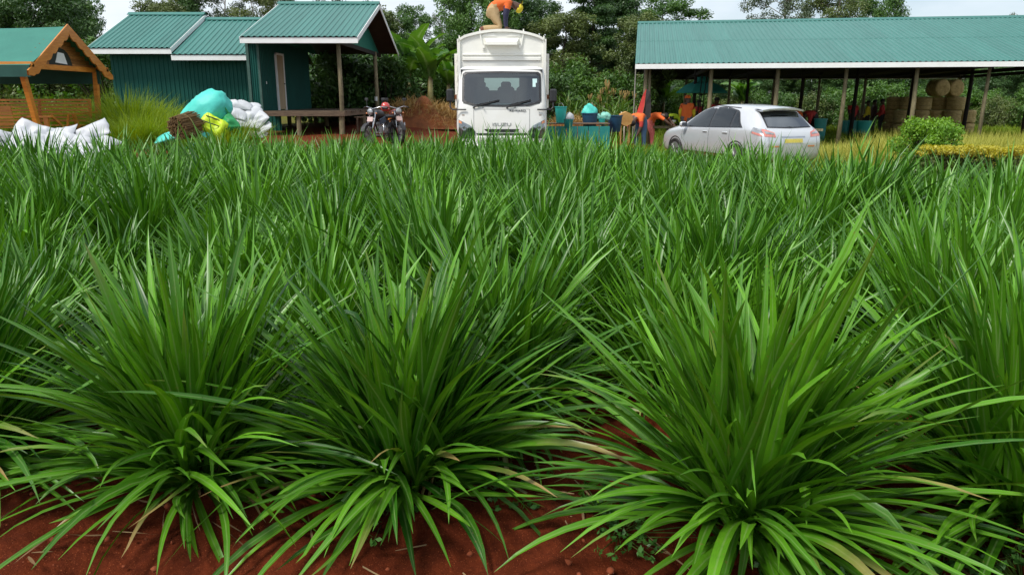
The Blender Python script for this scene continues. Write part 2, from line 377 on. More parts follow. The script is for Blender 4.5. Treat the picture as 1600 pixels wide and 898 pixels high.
# small crumbs of earth and stalks lying on the bare front edge
def crumbs():
    rng = np.random.default_rng(11); ico = [(0, 0, 1), (.89, 0, .45), (.28, .85, .45), (-.72, .53, .45), (-.72, -.53, .45), (.28, -.85, .45), (.72, .53, -.45), (-.28, .85, -.45), (-.89, 0, -.45), (-.28, -.85, -.45), (.72, -.53, -.45), (0, 0, -1)]
    fc = np.array([(0, 1, 2), (0, 2, 3), (0, 3, 4), (0, 4, 5), (0, 5, 1), (1, 6, 2), (2, 7, 3), (3, 8, 4), (4, 9, 5), (5, 10, 1), (6, 7, 2), (7, 8, 3), (8, 9, 4), (9, 10, 5), (10, 6, 1), (11, 7, 6), (11, 8, 7), (11, 9, 8), (11, 10, 9), (11, 6, 10)])
    n = 1500; x = rng.uniform(-2.6, 2.6, n); y = rng.uniform(1.7, 3.6, n); r = 0.0022 + 0.016 * rng.uniform(0, 1, n) ** 6
    P = np.array(ico)[None] * rng.uniform(.6, 1.3, (n, 12, 1)) * r[:, None, None] * np.array([1, 1, .7])
    P = P + np.stack([x, y, gz(x, y) + r * .3 + .012], -1)[:, None]
    F = (np.arange(n) * 12)[:, None, None] + fc[None]
    me = np_mesh('soil_crumbs', P.reshape(-1, 3), F.reshape(-1, 3), mat('crumb', '7a3618', 0.95, '8f4a2a', scale=9))
    tag(link('soil_crumbs', me), 'loose crumbs of red earth along the front edge of the field', 'soil', kind='stuff')
crumbs()

def litter():
    rng = np.random.default_rng(17); n = 150; x = rng.uniform(-2.6, 2.6, n); y = rng.uniform(1.9, 3.5, n)
    m = leafmat('litter_leaf', (.16, .09, .04), (.42, .30, .16), trans=.1, rough=.8, sheen=.2)
    V, F, A = blades(rng, n, rng.uniform(1.42, 1.6, n), rng.uniform(-.2, .25, n), rng.uniform(.03, .26, n), rng.uniform(.004, .014, n), segs=5, droop_floor=False, twist=1.2)
    k = len(V) // n; V[:, 0] += np.repeat(x, k); V[:, 1] += np.repeat(y, k); V[:, 2] = np.maximum(V[:, 2], 0) * .6 + gz(V[:, 0], V[:, 1]) + .022
    tag(link('leaf_litter', np_mesh('leaf_litter', V, F, m, A)), 'dry stalks and dead leaf bits lying on the red earth', 'litter', kind='stuff')
# ------------------------------------------------------------------ the fodder grass
litter()
GRASS = leafmat('fodder_blade', (0.010, 0.080, 0.002), (0.165, 0.430, 0.018), dry='a98a5c', vein=0.40, trans=0.14, rough=0.37, sheen=0.45)

def clump_mesh(name, seed, n=420, segs=6, h=1.0, wm=1.0):
    """many leafy tillers leaning out of one crown; leaves leave their tiller at odd angles"""
    rng = np.random.default_rng(seed); nt = max(20, n // 7); k = 7
    al = rng.uniform(0, 2 * PI, nt); tau = np.abs(rng.normal(0, .24, nt)) + .02; q = rng.uniform(0, .13, nt); tl = h * rng.uniform(.22, .50, nt)
    ti = np.repeat(np.arange(nt), k); m = len(ti); s = np.tile(np.linspace(.05, 1, k), nt) * rng.uniform(.7, 1.05, m)
    d = tl[ti] * s; bx = np.stack([(q[ti] + d * np.sin(tau[ti])) * np.cos(al[ti]), (q[ti] + d * np.sin(tau[ti])) * np.sin(al[ti])], -1); bz = d * np.cos(tau[ti])
    ph = al[ti] + rng.normal(0, .75, m) + np.where(np.arange(m) % 2, .5, -.5)
    th = np.clip(tau[ti] * .8 + rng.uniform(.02, .42, m) * (1.25 - .75 * s) * 1.1, .02, 1.35)
    L = h * rng.uniform(.50, .92, m) * (1.05 - .25 * np.abs(s - .55)); low = s < .25
    kap = rng.uniform(.05, .80, m) * (1.2 - .5 * s); th = np.where(low, th + rng.uniform(.2, .7, m), th); kap = np.where(low, kap + .5, kap)
    dry = np.where((rng.uniform(size=m) < .07) & low, rng.uniform(.6, .9, m), rng.uniform(0, .48, m)); kink = np.where(rng.uniform(size=m) < .06, rng.uniform(.5, 1.3, m), 0)
    P = [blades(rng, m, th, kap, L, wm * rng.uniform(.020, .037, m), base_xy=bx, base_z=bz, segs=segs, phi=ph, dry=dry, power=1.6, kink=kink, twist=.7, tint=rng.uniform(0, 1, m) ** 1.5)]
    c = n // 9      # skirts of old leaves drooping outward
    P.append(blades(rng, c, rng.uniform(.75, 1.3, c), rng.uniform(.4, 1.3, c), h * rng.uniform(.5, .9, c), wm * rng.uniform(.022, .036, c), base_r=rng.uniform(0, .15, c), base_z=rng.uniform(.02, .16, c), segs=segs, dry=np.where(rng.uniform(size=c) < .08, .85, .3)))
    V, F, A = cat(P); return np_mesh(name, V, F, GRASS, A)

FIELD = [(-9.5, 2.5), (-8.2, 8.0), (-6.6, 10.4), (-5.0, 12.6), (-3.4, 14.6), (0.9, 14.9), (2.3, 12.9), (3.5, 10.9), (5.3, 8.7), (7.3, 7.8), (9, 2.5)]
def inside(x, y, poly=FIELD):
    c = False; j = len(poly) - 1
    for i in range(len(poly)):
        (xi, yi), (xj, yj) = poly[i], poly[j]
        if (yi > y) != (yj > y) and x < (xj - xi) * (y - yi) / (yj - yi) + xi: c = not c
        j = i
    return c

# the front row: clumps whose blades can be told apart one by one
def blade_library():
    lib = {'erect': [], 'arching': [], 'spreading': [], 'drooping': []}
    rng = np.random.default_rng(5)
    spec = {'erect': (.03, .30, .02, .40, .80, 1.12, .028, .045), 'arching': (.26, .66, .15, .85, .80, 1.15, .028, .045),
            'spreading': (.65, 1.1, .3, 1.15, .72, 1.10, .026, .042), 'drooping': (.85, 1.35, .65, 1.5, .60, 1.05, .028, .045)}
    for k, (a, b, c, d, e, f, g, h_) in spec.items():
        for i in range(22):
            dry = rng.uniform(.8, .95) if (k == 'drooping' and i % 9 == 0) else (rng.uniform(.5, .62) if i % 5 == 1 else rng.uniform(0, .4))
            V, F, A = blades(rng, 1, rng.uniform(a, b), rng.uniform(c, d), rng.uniform(e, f), rng.uniform(g, h_), segs=10, phi=0.0, dry=dry, twist=.45, tint=rng.uniform(), power=rng.uniform(1.2, 2.2), fold=.4)
            lib[k].append(np_mesh('blade', V, F, GRASS, A))
    return lib
LIB = blade_library()
def front_clump(x, y, seed, label, counts, sc=1.0):
    r = random.Random(seed)
    e = empty('grass_clump', (x, y, G(x, y)), 0, label, 'grass clump', 'fodder grass clumps')
    for kind, cnt in counts.items():
        for i in range(cnt):
            al = r.uniform(0, 2 * PI); q = r.uniform(0, .12); s = sc * r.uniform(.70, 1.04)
            tau, d = {'erect': (r.uniform(0, .35), r.uniform(.02, .34)), 'arching': (r.uniform(.05, .5), r.uniform(.02, .30)), 'spreading': (r.uniform(.2, .7), r.uniform(.02, .22)), 'drooping': (.4, r.uniform(.03, .12))}[kind]
            rr = q + d * math.sin(tau); ph = al + r.gauss(0, .6 if kind != 'drooping' else .3)
            link('blade', r.choice(LIB[kind]), e, (rr * math.cos(al), rr * math.sin(al), d * math.cos(tau)), (r.gauss(0, .10), r.gauss(0, .10), ph), (s * 1.16, s * r.uniform(.95, 1.4), s))
    k = link('inner_blades', clump_mesh('inner_blades', seed + 900, n=230, segs=8, h=1.06 * sc, wm=1.15), e); k['kind'] = 'stuff'; k.scale = (1.14, 1.14, 1)
    # straw-coloured stem bases
    mb = MB()
    for i in range(26):
        a = r.uniform(0, 2 * PI); q = r.uniform(.02, .12); l = r.uniform(.10, .2)
        mb.tube([(q * math.cos(a), q * math.sin(a), -.02), (q * 1.5 * math.cos(a), q * 1.5 * math.sin(a), l)], [.007, .004], 5)
    mb.build('stem_bases', mat('stem', '6f7a35', .6, '8a6a4a', scale=20), e)['kind'] = 'stuff'
FRONT = [(-2.45, 3.02, 'fodder grass clump cut off by the left edge in the front row', 41, .88),
         (-1.34, 2.90, 'front-row fodder grass clump on red earth, left of the two middle clumps', 42, .87),
         (-0.44, 2.86, 'front-row fodder grass clump in line with the truck, blades hanging over bare red earth', 43, .89),
         (0.90, 2.55, 'large fodder grass clump in the front row below the silver car, spreading like a fountain', 44, .95),
         (1.98, 2.62, 'front-row fodder grass clump at the right edge with small weeds at its foot', 45, .98)]
for x, y, lab, sd, sc in FRONT:
    front_clump(x, y, sd, lab, {'erect': 70, 'arching': 84, 'spreading': 62, 'drooping': 54}, sc)

VAR = [clump_mesh('grass_clump', 100 + i, n=380 + 40 * (i % 5)) for i in range(9)]
def field():
    r = random.Random(21); y = 3.75; row = 0; n = 0; seen = {0: 0, 1: 0}; ordn = ['first', 'second', 'third', 'fourth', 'fifth', 'sixth', 'seventh', 'eighth', 'ninth', 'tenth', 'eleventh', 'twelfth', 'thirteenth', 'fourteenth']
    while y < 15.2:
        half = 0.76 * y + 1.3; sx = 0.80 if y < 8 else 0.84
        x = -half + (sx * .5 if row % 2 else 0)
        while x < half:
            px = x + r.uniform(-.18, .18); py = y + r.uniform(-.2, .2)
            if inside(px, py):
                sc = r.uniform(.84, 1.16)
                sc *= 1.02 if 8 < y < 11 else (.95 if y > 11 else (.92 if y < 6 else .97))
                if px > 1.2 and py > 8: sc *= .94
                o = link('grass_clump', r.choice(VAR), None, (px, py, G(px, py) - .02), (r.gauss(0, .05), r.gauss(0, .05), r.uniform(0, 2 * PI)), (sc, sc, sc * r.uniform(.9, 1.06)))
                band = ('second and third rows', 'middle') [0 if y < 5.6 else 1] if y < 11 else 'far end'
                lab = {'second and third rows': 'bright green fodder grass clump standing just behind the front row', 'middle': 'bright green fodder grass clump in the middle of the field', 'far end': 'green fodder grass clump at the far end of the field towards the truck and car'}[band]
                if row in seen and abs(px) < .72 * py + .25:
                    lab = 'fodder grass clump in the %s row, %s from the left edge' % (('second', 'third')[row], ordn[seen[row]]); seen[row] += 1
                tag(o, lab, 'grass clump', 'fodder grass clumps, ' + band); n += 1
            x += sx
        y += .78 if y < 8 else .82; row += 1
    print('clumps', n)
field()

# weeds and seedlings round the feet of the front clumps
def weed(x, y, seed, label, n=26, r0=.10):
    rng = np.random.default_rng(seed); m = MATS.get('weed_leaf') or leafmat('weed_leaf', (.03, .12, .02), (.10, .26, .04), trans=.25)
    c = np.stack([rng.normal(0, r0, n), rng.normal(0, r0, n), rng.uniform(.015, .10, n)], -1)
    e = empty('weed', (x, y, G(x, y)), 0, label, 'weed', 'weeds between the front clumps')
    V, F, A = leaves(rng, c, .022, 9, .026, aspect=.6, flat=.7); link('foliage', np_mesh('foliage', V, F, m, A), e)
    mb = MB()
    for p in c: mb.tube([(p[0] * .3, p[1] * .3, -.01), tuple(p)], [.0025, .0012], 4)
    mb.build('stems', mat('weed_stem', '4d6a24', .6), e)['kind'] = 'stuff'
for x, y, sd, lab, n in [(-.80, 2.86, 1, 'small leafy weed left of the clump in line with the truck', 30), (-.02, 2.78, 2, 'small weed right of the clump in line with the truck', 26), (.42, 2.60, 3, 'weed sprouting left of the fountain-like clump', 60),
                         (1.08, 2.36, 4, 'dark little weed at the foot of the fountain-like clump', 60), (1.62, 2.45, 5, 'leafy weed patch between the two clumps on the right', 90), (1.86, 2.36, 6, 'leafy weed at the bottom right corner', 80), (-.52, 2.70, 7, 'tiny weed in front of the clump in line with the truck', 14)]:
    weed(x, y, sd, lab, n, .10 if n < 50 else .13)
# ------------------------------------------------------------------ sheet metal buildings
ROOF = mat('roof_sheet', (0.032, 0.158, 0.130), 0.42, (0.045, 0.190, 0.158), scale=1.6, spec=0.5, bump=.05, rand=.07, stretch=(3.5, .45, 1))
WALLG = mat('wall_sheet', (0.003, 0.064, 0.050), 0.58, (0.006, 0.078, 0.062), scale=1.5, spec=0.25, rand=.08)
WHITE = mat('white_board', (.86, .87, .86), .5, (.78, .79, .77), scale=4, bump=.05)
DECK = mat('deck_timber', '7a6550', .8, '4f4032', scale=5, stretch=(1, 8, 8), bump=.3, rand=.2)
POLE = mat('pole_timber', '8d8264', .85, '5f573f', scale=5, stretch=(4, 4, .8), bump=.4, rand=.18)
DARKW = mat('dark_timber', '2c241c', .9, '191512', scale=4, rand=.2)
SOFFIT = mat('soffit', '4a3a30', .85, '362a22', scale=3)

def sheet_mesh(name, w, L, material, ribs=4, rh=.028, rw=.05, overlap=.0, xf=None):
    """a ribbed metal sheet: x across, y along, ribs standing up in z"""
    xs = [0]; zs = [0]; p = w / ribs
    for i in range(ribs):
        c = p * (i + .5); xs += [c - rw, c - rw * .5, c + rw * .5, c + rw]; zs += [0, rh, rh, 0]
    xs.append(w); zs.append(0)
    V = []; n = len(xs)
    for yy in (0, L):
        for x, z in zip(xs, zs): V.append((x, yy, z))
    for yy in (0, L):
        for x, z in zip(xs, zs): V.append((x, yy, z - .004))
    F = [(i, i + 1, n + i + 1, n + i) for i in range(n - 1)] + [(2 * n + i + 1, 2 * n + i, 3 * n + i, 3 * n + i + 1) for i in range(n - 1)]
    F += [(i + 1, i, 2 * n + i, 2 * n + i + 1) for i in range(n - 1)]
    me = bpy.data.meshes.new(name); me.from_pydata(V, [], F); me.materials.append(material); me.update(); return me
def frame(o, xd, yd):
    xd = Vector(xd).normalized(); yd = Vector(yd).normalized(); zd = xd.cross(yd).normalized()
    M = Matrix((xd, yd, zd)).transposed().to_4x4(); M.translation = Vector(o); return M
def sheets(parent, name, o, xd, yd, total, L, material, w=.76, **k):
    """a run of sheets side by side from o along xd, each running L along yd"""
    n = max(1, round(total / w)); w = total / n; me = sheet_mesh(name, w, L, material, **k)
    for i in range(n):
        ob = link(name, me, parent); ob.matrix_local = frame(Vector(o) + Vector(xd).normalized() * (w * i) + Vector((0, 0, 0)), xd, yd)
def gable_block(e, x0, x1, yf, yr, yb, ze, zr, fascia=.17, left_barge=True, right_barge=True, back=True):
    """a pitched roof, ridge along x, front eave at yf"""
    sl = Vector((0, yr - yf, zr - ze)); sheets(e, 'roof_sheet', (x0, yf - .06, ze - .02), (1, 0, 0), sl, x1 - x0, sl.length + .07, ROOF)
    if back:
        sb = Vector((0, yr - yb, zr - ze)); sheets(e, 'roof_sheet', (x1, yb + .06, ze - .02), (-1, 0, 0), sb, x1 - x0, sb.length + .07, ROOF)
    m = MB(); m.prism([(-.16, -.065), (0, .03), (.16, -.065), (.16, -.05), (0, .05), (-.16, -.05)], x1 - x0 + .04, Matrix.Translation((x0 - .02, yr, zr + .045)) @ Matrix.Rotation(-PI / 2, 4, 'Z'))
    m.build('ridge_cap', ROOF, e)
    MB().box(((x0 + x1) / 2, yf - .015, ze - .13), (x1 - x0 + .04, .03, fascia)).build('fascia_board', WHITE, e)
    for on, x in ((left_barge, x0 - .012), (right_barge, x1 + .012)):
        if on:
            MB().bar((x, yf - .03, ze - .10), (x, yr, zr - .08), .024, .15).build('barge_board', WHITE, e)
            if back: MB().bar((x, yb + .03, ze - .10), (x, yr, zr - .08), .024, .15).build('barge_board', WHITE, e)
    # dark lining and rafters under the sheets
    m = MB(); t = .05
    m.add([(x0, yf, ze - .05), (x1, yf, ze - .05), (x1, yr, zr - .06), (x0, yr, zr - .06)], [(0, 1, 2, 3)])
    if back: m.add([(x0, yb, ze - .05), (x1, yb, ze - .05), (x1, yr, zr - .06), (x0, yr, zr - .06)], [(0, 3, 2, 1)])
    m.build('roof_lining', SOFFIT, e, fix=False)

def green_building():
    bx, by = -9.0, 27.0; g = .5
    e = empty('green_building', (0, 0, 0), 0, 'dark green sheet-metal building with stepped teal roofs and a raised open porch', 'building')
    # block behind on the left, the lower middle block and the taller porch block
    A = (-14.6, -11.72, 26.8, 30.1, 33.4, 3.34, 4.74)
    B = (-11.70, -8.55, 26.8, 30.1, 33.4, 3.13, 4.56)
    P = (-8.6, -4.9, 24.8, 29.2, 33.6, 3.55, 5.02)
    gable_block(e, *A); gable_block(e, *B, left_barge=False, right_barge=False); gable_block(e, *P)
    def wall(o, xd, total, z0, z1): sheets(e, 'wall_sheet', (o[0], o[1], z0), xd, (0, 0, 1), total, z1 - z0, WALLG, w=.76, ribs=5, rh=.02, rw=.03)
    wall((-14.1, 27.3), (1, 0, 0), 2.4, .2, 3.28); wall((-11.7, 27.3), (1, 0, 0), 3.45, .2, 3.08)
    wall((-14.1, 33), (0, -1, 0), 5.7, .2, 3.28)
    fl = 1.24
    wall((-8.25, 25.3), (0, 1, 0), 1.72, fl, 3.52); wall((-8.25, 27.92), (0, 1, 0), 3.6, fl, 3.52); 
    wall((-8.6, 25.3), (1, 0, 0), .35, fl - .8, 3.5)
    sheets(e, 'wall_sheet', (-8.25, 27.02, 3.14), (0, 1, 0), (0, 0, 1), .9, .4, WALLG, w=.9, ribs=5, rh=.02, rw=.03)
    MB().box((-8.235, 25.28, 2.35), (.07, .07, 2.3)).build('corner_strip', mat('corner', '3f5f55', .6, '2c4a42', scale=5), e)
    MB().box((-8.58, 25.27, 2.35), (.09, .05, 2.3)).build('corner_strip', MATS['corner'], e)
    # gable wall above the door wall and the gable infill at the porch end
    for x in (-8.27, -5.62):
        MB().add([(x, 25.2, 3.46), (x, 33.0, 3.46), (x, 29.2, 4.86)], [(0, 1, 2)]).add([(x - .03, 25.2, 3.46), (x - .03, 33.0, 3.46), (x - .03, 29.2, 4.86)], [(0, 2, 1)]).build('gable_infill', mat('gable_sheet', (.012, .15, .115), .4, (.02, .18, .14), scale=2), e, fix=False)
    d = MB().box((-8.225, 27.47, 2.19), (.035, .78, 1.84)).build('door', mat('door_ply', 'c0a98a', .6, 'a38d70', scale=3, stretch=(1, 1, .3)), e)
    MB().box((-8.19, 27.80, 2.15), (.05, .05, .03)).build('handle', mat('dark_metal', (.03, .03, .035), .4, metal=.6), d)
    MB().box((-8.22, 27.045, 2.21), (.07, .07, 1.95)).box((-8.22, 27.895, 2.21), (.07, .07, 1.95)).box((-8.22, 27.47, 3.15), (.072, .92, .06)).build('door_frame', WHITE, e)
    MB().box((-8.23, 25.9, 2.15), (.02, .04, .08)).build('light_switch', WHITE, e)
    for x, y, r in ((-5.62, 25.25, .075), (-5.62, 31.9, .085), (-5.62, 28.9, .06)):
        if y == 28.9: continue
        k = MB(); k.tube([(x, y, .3), (x + .02, y, 1.8), (x, y, 3.5)], [r, r * .95, r * .9], 10); k.build('porch_post', POLE, e, smooth=True)
    MB().tube([(-5.62, 31.9, 1.55), (-5.62, 31.9, 1.72)], .092, 10).build('paint_band', WHITE, e)
    MB().bar((-5.62, 25.0, 3.42), (-5.62, 33.2, 3.42), .09, .14).build('porch_beam', DARKW, e)
    MB().bar((-8.3, 25.22, 3.42), (-5.5, 25.22, 3.42), .09, .14).build('porch_beam', DARKW, e)
    y = 24.95; r = random.Random(4)
    while y < 33:
        w = .17; k = MB(); k.box(((-8.55 - 5.45) / 2 + r.uniform(-.03, .03), y + w / 2, fl - .02), (3.1, w - .012, .04)); k.build('deck_plank', DECK, e); y += w
    MB().bar((-8.6, 24.93, fl - .1), (-5.45, 24.93, fl - .1), .05, .12).build('deck_joist', DECK, e)
    MB().bar((-5.5, 25.0, fl - .1), (-5.5, 33, fl - .1), .05, .12).build('deck_joist', DECK, e)
    for x in (-8.4, -7.0, -5.6):
        for yy in (25.05, 28.8, 32.6):
            MB().tube([(x, yy, .2), (x, yy, fl - .06)], .08, 8).build('deck_stilt', POLE, e)
    # the low step beside the porch
    for i in range(3): MB().box((-4.75, 26.2 + i * .2, 1.02), (1.3, .18, .035)).build('step_plank', DECK, e)
    for x in (-5.3, -4.2):
        for yy in (26.15, 26.65): MB().box((x, yy, .74), (.06, .06, .56)).build('step_leg', DECK, e)
    return e
green_building()

# ------------------------------------------------------------------ the long open shed
AS = math.radians(9.3); D1 = Vector((math.cos(AS), -math.sin(AS), 0)); D2 = Vector((math.sin(AS), math.cos(AS), 0))
S0 = Vector((4.56, 28.6, 0)); SL, SD = 17.4, 16.0; SE, SR = 2.88, 5.02
def shed(l, d, z): p = S0 + D1 * l + D2 * d; return Vector((p.x, p.y, z))
def long_shed():
    e = empty('open_shed', shed(0, 0, -.2), -AS, 'long open-sided shed on wooden poles with a teal metal roof', 'shed')
    h = SD / 2; off = .2
    Z = lambda z: z + off
    sl = Vector((0, h, SR - SE))
    for half in (0, 1):       # two lengths of sheet, the upper lapping the lower
        o = Vector((0, -.05, Z(SE))) + sl * (.5 * half) + Vector((0, 0, .006 * half))
        sheets(e, 'roof_sheet', o - sl.normalized() * (.08 * half), (1, 0, 0), sl, SL, sl.length * .5 + .08, ROOF, w=.76)
    sb = Vector((0, -h, SR - SE)); sheets(e, 'roof_sheet', (SL, SD + .05, Z(SE)), (-1, 0, 0), sb, SL, sb.length + .05, ROOF, w=.76)
    m = MB(); m.prism([(-.2, -.07), (0, .03), (.2, -.07), (.2, -.05), (0, .05), (-.2, -.05)], SL + .04, Matrix.Translation((-.02, h, Z(SR) + .05)) @ Matrix.Rotation(-PI / 2, 4, 'Z')); m.build('ridge_cap', ROOF, e)
    MB().box((SL / 2, -.07, Z(SE) - .10), (SL + .04, .03, .17)).build('fascia_board', WHITE, e)
    MB().box((SL / 2, SD + .07, Z(SE) - .10), (SL + .04, .03, .17)).build('fascia_board', WHITE, e)
    for x in (-.01, SL + .01):
        MB().bar((x, -.05, Z(SE) - .04), (x, h, Z(SR) - .04), .02, .07).build('barge_board', ROOF, e)
        MB().bar((x, SD + .05, Z(SE) - .04), (x, h, Z(SR) - .04), .02, .07).build('barge_board', ROOF, e)
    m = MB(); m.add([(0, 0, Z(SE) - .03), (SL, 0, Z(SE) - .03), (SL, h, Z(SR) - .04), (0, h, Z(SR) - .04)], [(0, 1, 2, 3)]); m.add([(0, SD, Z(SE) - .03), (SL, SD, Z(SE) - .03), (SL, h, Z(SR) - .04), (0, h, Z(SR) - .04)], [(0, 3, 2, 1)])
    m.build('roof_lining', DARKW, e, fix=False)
    r = random.Random(9)
    ls = [.4 + 2.37 * i for i in range(8)]
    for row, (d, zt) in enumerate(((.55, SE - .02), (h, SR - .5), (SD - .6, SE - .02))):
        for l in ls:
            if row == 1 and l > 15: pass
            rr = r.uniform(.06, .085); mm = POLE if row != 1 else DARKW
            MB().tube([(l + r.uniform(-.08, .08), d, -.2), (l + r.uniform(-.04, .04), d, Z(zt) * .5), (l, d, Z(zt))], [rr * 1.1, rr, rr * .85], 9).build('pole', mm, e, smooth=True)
    MB().tube([(.58, .6, -.2), (.52, .58, Z(SE))], [.06, .05], 9).build('pole', POLE, e, smooth=True)
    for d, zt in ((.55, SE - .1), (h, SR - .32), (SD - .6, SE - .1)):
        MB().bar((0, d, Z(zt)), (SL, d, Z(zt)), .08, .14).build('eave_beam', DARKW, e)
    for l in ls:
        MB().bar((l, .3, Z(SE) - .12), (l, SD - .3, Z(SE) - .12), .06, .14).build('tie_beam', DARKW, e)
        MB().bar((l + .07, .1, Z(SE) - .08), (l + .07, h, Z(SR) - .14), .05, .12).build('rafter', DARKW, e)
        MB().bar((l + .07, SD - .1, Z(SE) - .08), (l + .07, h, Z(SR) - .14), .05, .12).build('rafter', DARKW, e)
        for q in (.25, .5, .75):
            MB().bar((l, h * q, Z(SE) - .1), (l, h * (q + .12), Z(SE) + (SR - SE) * (q + .1) - .1), .05, .08).build('truss_web', DARKW, e)
    MB().bar((0, .58, .78), (2.2, .58, .80), .05, .09).build('rail', POLE, e); MB().bar((2.3, .56, .75), (6.9, .56, .72), .05, .09).build('rail', POLE, e)
    MB().tube([(-.02, .25, .2), (0, .22, Z(SE) - .1)], .022, 6).build('downpipe', mat('pipe', '9a9a90', .5), e)
long_shed()

# ------------------------------------------------------------------ roofed garden swing
OR = mat('varnished_pine', 'dc9038', .42, 'b86c20', scale=3.5, stretch=(1, 1, 6), bump=.1, rand=.16, coat=.15)
PLANKM = mat('gable_plank', 'a8743c', .55, '7c4c20', scale=4, stretch=(1, 2, 9), rand=.2)
def swing():
    X0 = -11.70; Y0, Y1 = 18.87, 22.58; YM = (Y0 + Y1) / 2; XL = -15.6; g = G(-13, 20) 
    ze, zr = 2.42, 3.47
    e = empty('garden_swing', (0, 0, 0), 0, 'varnished wooden garden swing with a green canopy roof and scalloped gable', 'garden swing')
    CAN = mat('canopy_cloth', (.024, .165, .125), .75, (.034, .20, .15), scale=2.0, bump=.15, bscale=140)
    CAND = mat('canopy_edge', (.008, .06, .045), .8, (.014, .08, .06), scale=3)
    def sag(ya, za, yb, zb, name):
        V = []; n, k = 16, 10
        for i in range(n + 1):
            for j in range(k + 1):
                s, t = i / n, j / k; x = XL + (X0 - .02 - XL) * s
                V.append((x, ya + (yb - ya) * t, za + (zb - za) * t - .05 * math.sin(PI * s) * (.4 + .6 * t) - .03 * math.sin(PI * t)))
        F = [(i * (k + 1) + j, (i + 1) * (k + 1) + j, (i + 1) * (k + 1) + j + 1, i * (k + 1) + j + 1) for i in range(n) for j in range(k)]
        MB().add(V, F).build(name, CAN, e, smooth=True, fix=False)
    sag(Y0, ze, YM, zr, 'canopy'); sag(Y1, ze, YM, zr, 'canopy')
    MB().box(((XL + X0) / 2, Y0 - .01, ze - .14), (X0 - XL - .05, .02, .28)).build('valance', CAND, e)
    MB().box(((XL + X0) / 2, Y1 - .25, ze - .18), (X0 - XL - .4, .06, .40)).build('rolled_side_curtain', CAND, e)
    MB().box(((XL + X0) / 2 - .5, Y0 + .25, ze - .42), (X0 - XL - 1.2, .05, .34)).build('rolled_side_curtain', mat('curtain', (.02, .15, .11), .8), e)
    # scalloped barge boards on the gable facing the field
    for ya, yb in ((Y0 - .12, YM), (Y1 + .12, YM)):
        za = ze - .13; n = 44; top = []; bot = []
        for i in range(n + 1):
            t = i / n; y = ya + (yb - ya) * t; z = za + (zr + .06 - za) * t
            top.append((y, z)); w = .20 + .055 * abs(math.sin(PI * t * 7)); bot.append((y, max(z - w * 1.25, za - .12)))
        poly = top + bot[::-1]; M = Matrix(((0, -1, 0, X0), (1, 0, 0, 0), (0, 0, 1, 0), (0, 0, 0, 1)))
        k = MB()
        for i in range(n):
            q = [top[i], top[i + 1], bot[i + 1], bot[i]]
            k.add([(X0, y, z) for y, z in q] + [(X0 - .035, y, z) for y, z in q], [(0, 1, 2, 3), (7, 6, 5, 4), (0, 4, 5, 1), (2, 6, 7, 3)])
        k.build('scalloped_barge_board', OR, e)
    # gable planks; a dark flat sheet over them paints the shade of the arched cutout
    xg = X0 - .35; z = 2.44; i = 0
    while z < zr - .28:
        t = (z - ze) / (zr - ze); hw = (Y1 - Y0) / 2 * (1 - t) - .24
        MB().box((xg, YM, z + .055), (.03, 2 * hw, .105)).build('gable_plank', PLANKM, e); z += .112
    arch = [(-1.45, 2.36), (-.85, 2.40), (-.66, 2.52), (-.58, 2.74), (-.45, 2.90), (-.22, 3.00), (0, 3.03), (.22, 3.00), (.45, 2.90), (.58, 2.74), (.66, 2.52), (.85, 2.40), (1.45, 2.36)]
    arch = [(y * .8 if abs(y) < 1 else y, 2.36 + (z - 2.36) * .86) for y, z in arch]; k = MB(); k.add([(xg + .022, YM + y, z) for y, z in arch] + [(xg + .017, YM + y, z) for y, z in arch], [tuple(range(13)), tuple(range(25, 12, -1))]); k.build('arch_cutout_shade', mat('arch_cutout_dark', (.012, .018, .012), .6, (.02, .028, .02)), e)
    k = MB(); sg = [(-.26, 2.55), (.28, 2.52), (.17, 2.80), (-.1, 2.82)]
    k.add([(xg + .032, YM + y, z) for y, z in sg] + [(xg + .024, YM + y, z) for y, z in sg], [(0, 1, 2, 3), (7, 6, 5, 4), (0, 4, 5, 1), (1, 5, 6, 2), (2, 6, 7, 3), (3, 7, 4, 0)]); k.build('notice_board', WHITE, e)
    # frame
    b = lambda n_, p, q, w, h=None: MB().bar(p, q, w, h).build(n_, OR, e)
    for x in (X0 - .32, XL + .3):
        b('post', (x, Y0 + .55, g), (x, Y0 + .12, ze - .02), .11, .13); b('post', (x, Y1 - .45, g), (x, Y1 - .22, ze - .02), .11, .13)
        b('cross_beam', (x, Y0 + .1, ze), (x, Y1 - .15, ze), .10, .13)
    b('long_beam', (XL, Y0 + .1, ze + .02), (X0, Y0 + .1, ze + .02), .1, .12); b('long_beam', (XL, Y1 - .15, ze + .02), (X0, Y1 - .15, ze + .02), .1, .12)
    # benches: the back one along the far side, its twin facing it
    for yb, s in ((Y1 - .62, 1), ):
        for i in range(7):
            zz = g + .62 + i * .095; MB().box(((XL + X0) / 2 - .05, yb + s * (.02 + i * .022), zz), (X0 - XL - .75, .028, .060)).build('bench_slat', OR, e)
        for i in range(6): MB().box(((XL + X0) / 2 - .05, yb - s * (.08 + i * .085), g + .50), (X0 - XL - .75, .068, .028)).build('seat_slat', OR, e)
        for x in (XL + .5, (XL + X0) / 2, X0 - .5):
            b('bench_frame', (x, yb + s * .06, g + .1), (x, yb + s * .22, g + 1.2), .06, .08); b('bench_frame', (x, yb - s * .55, g + .45), (x, yb + s * .05, g + .47), .06, .08)
            b('bench_leg', (x, yb - s * .52, g), (x, yb - s * .52, g + .5), .07, .07)
    yb = Y0 + .85
    for i in range(5): MB().box((X0 - 2.2, yb + i * .085, g + .50), (2.2, .068, .028)).build('seat_slat', OR, e)
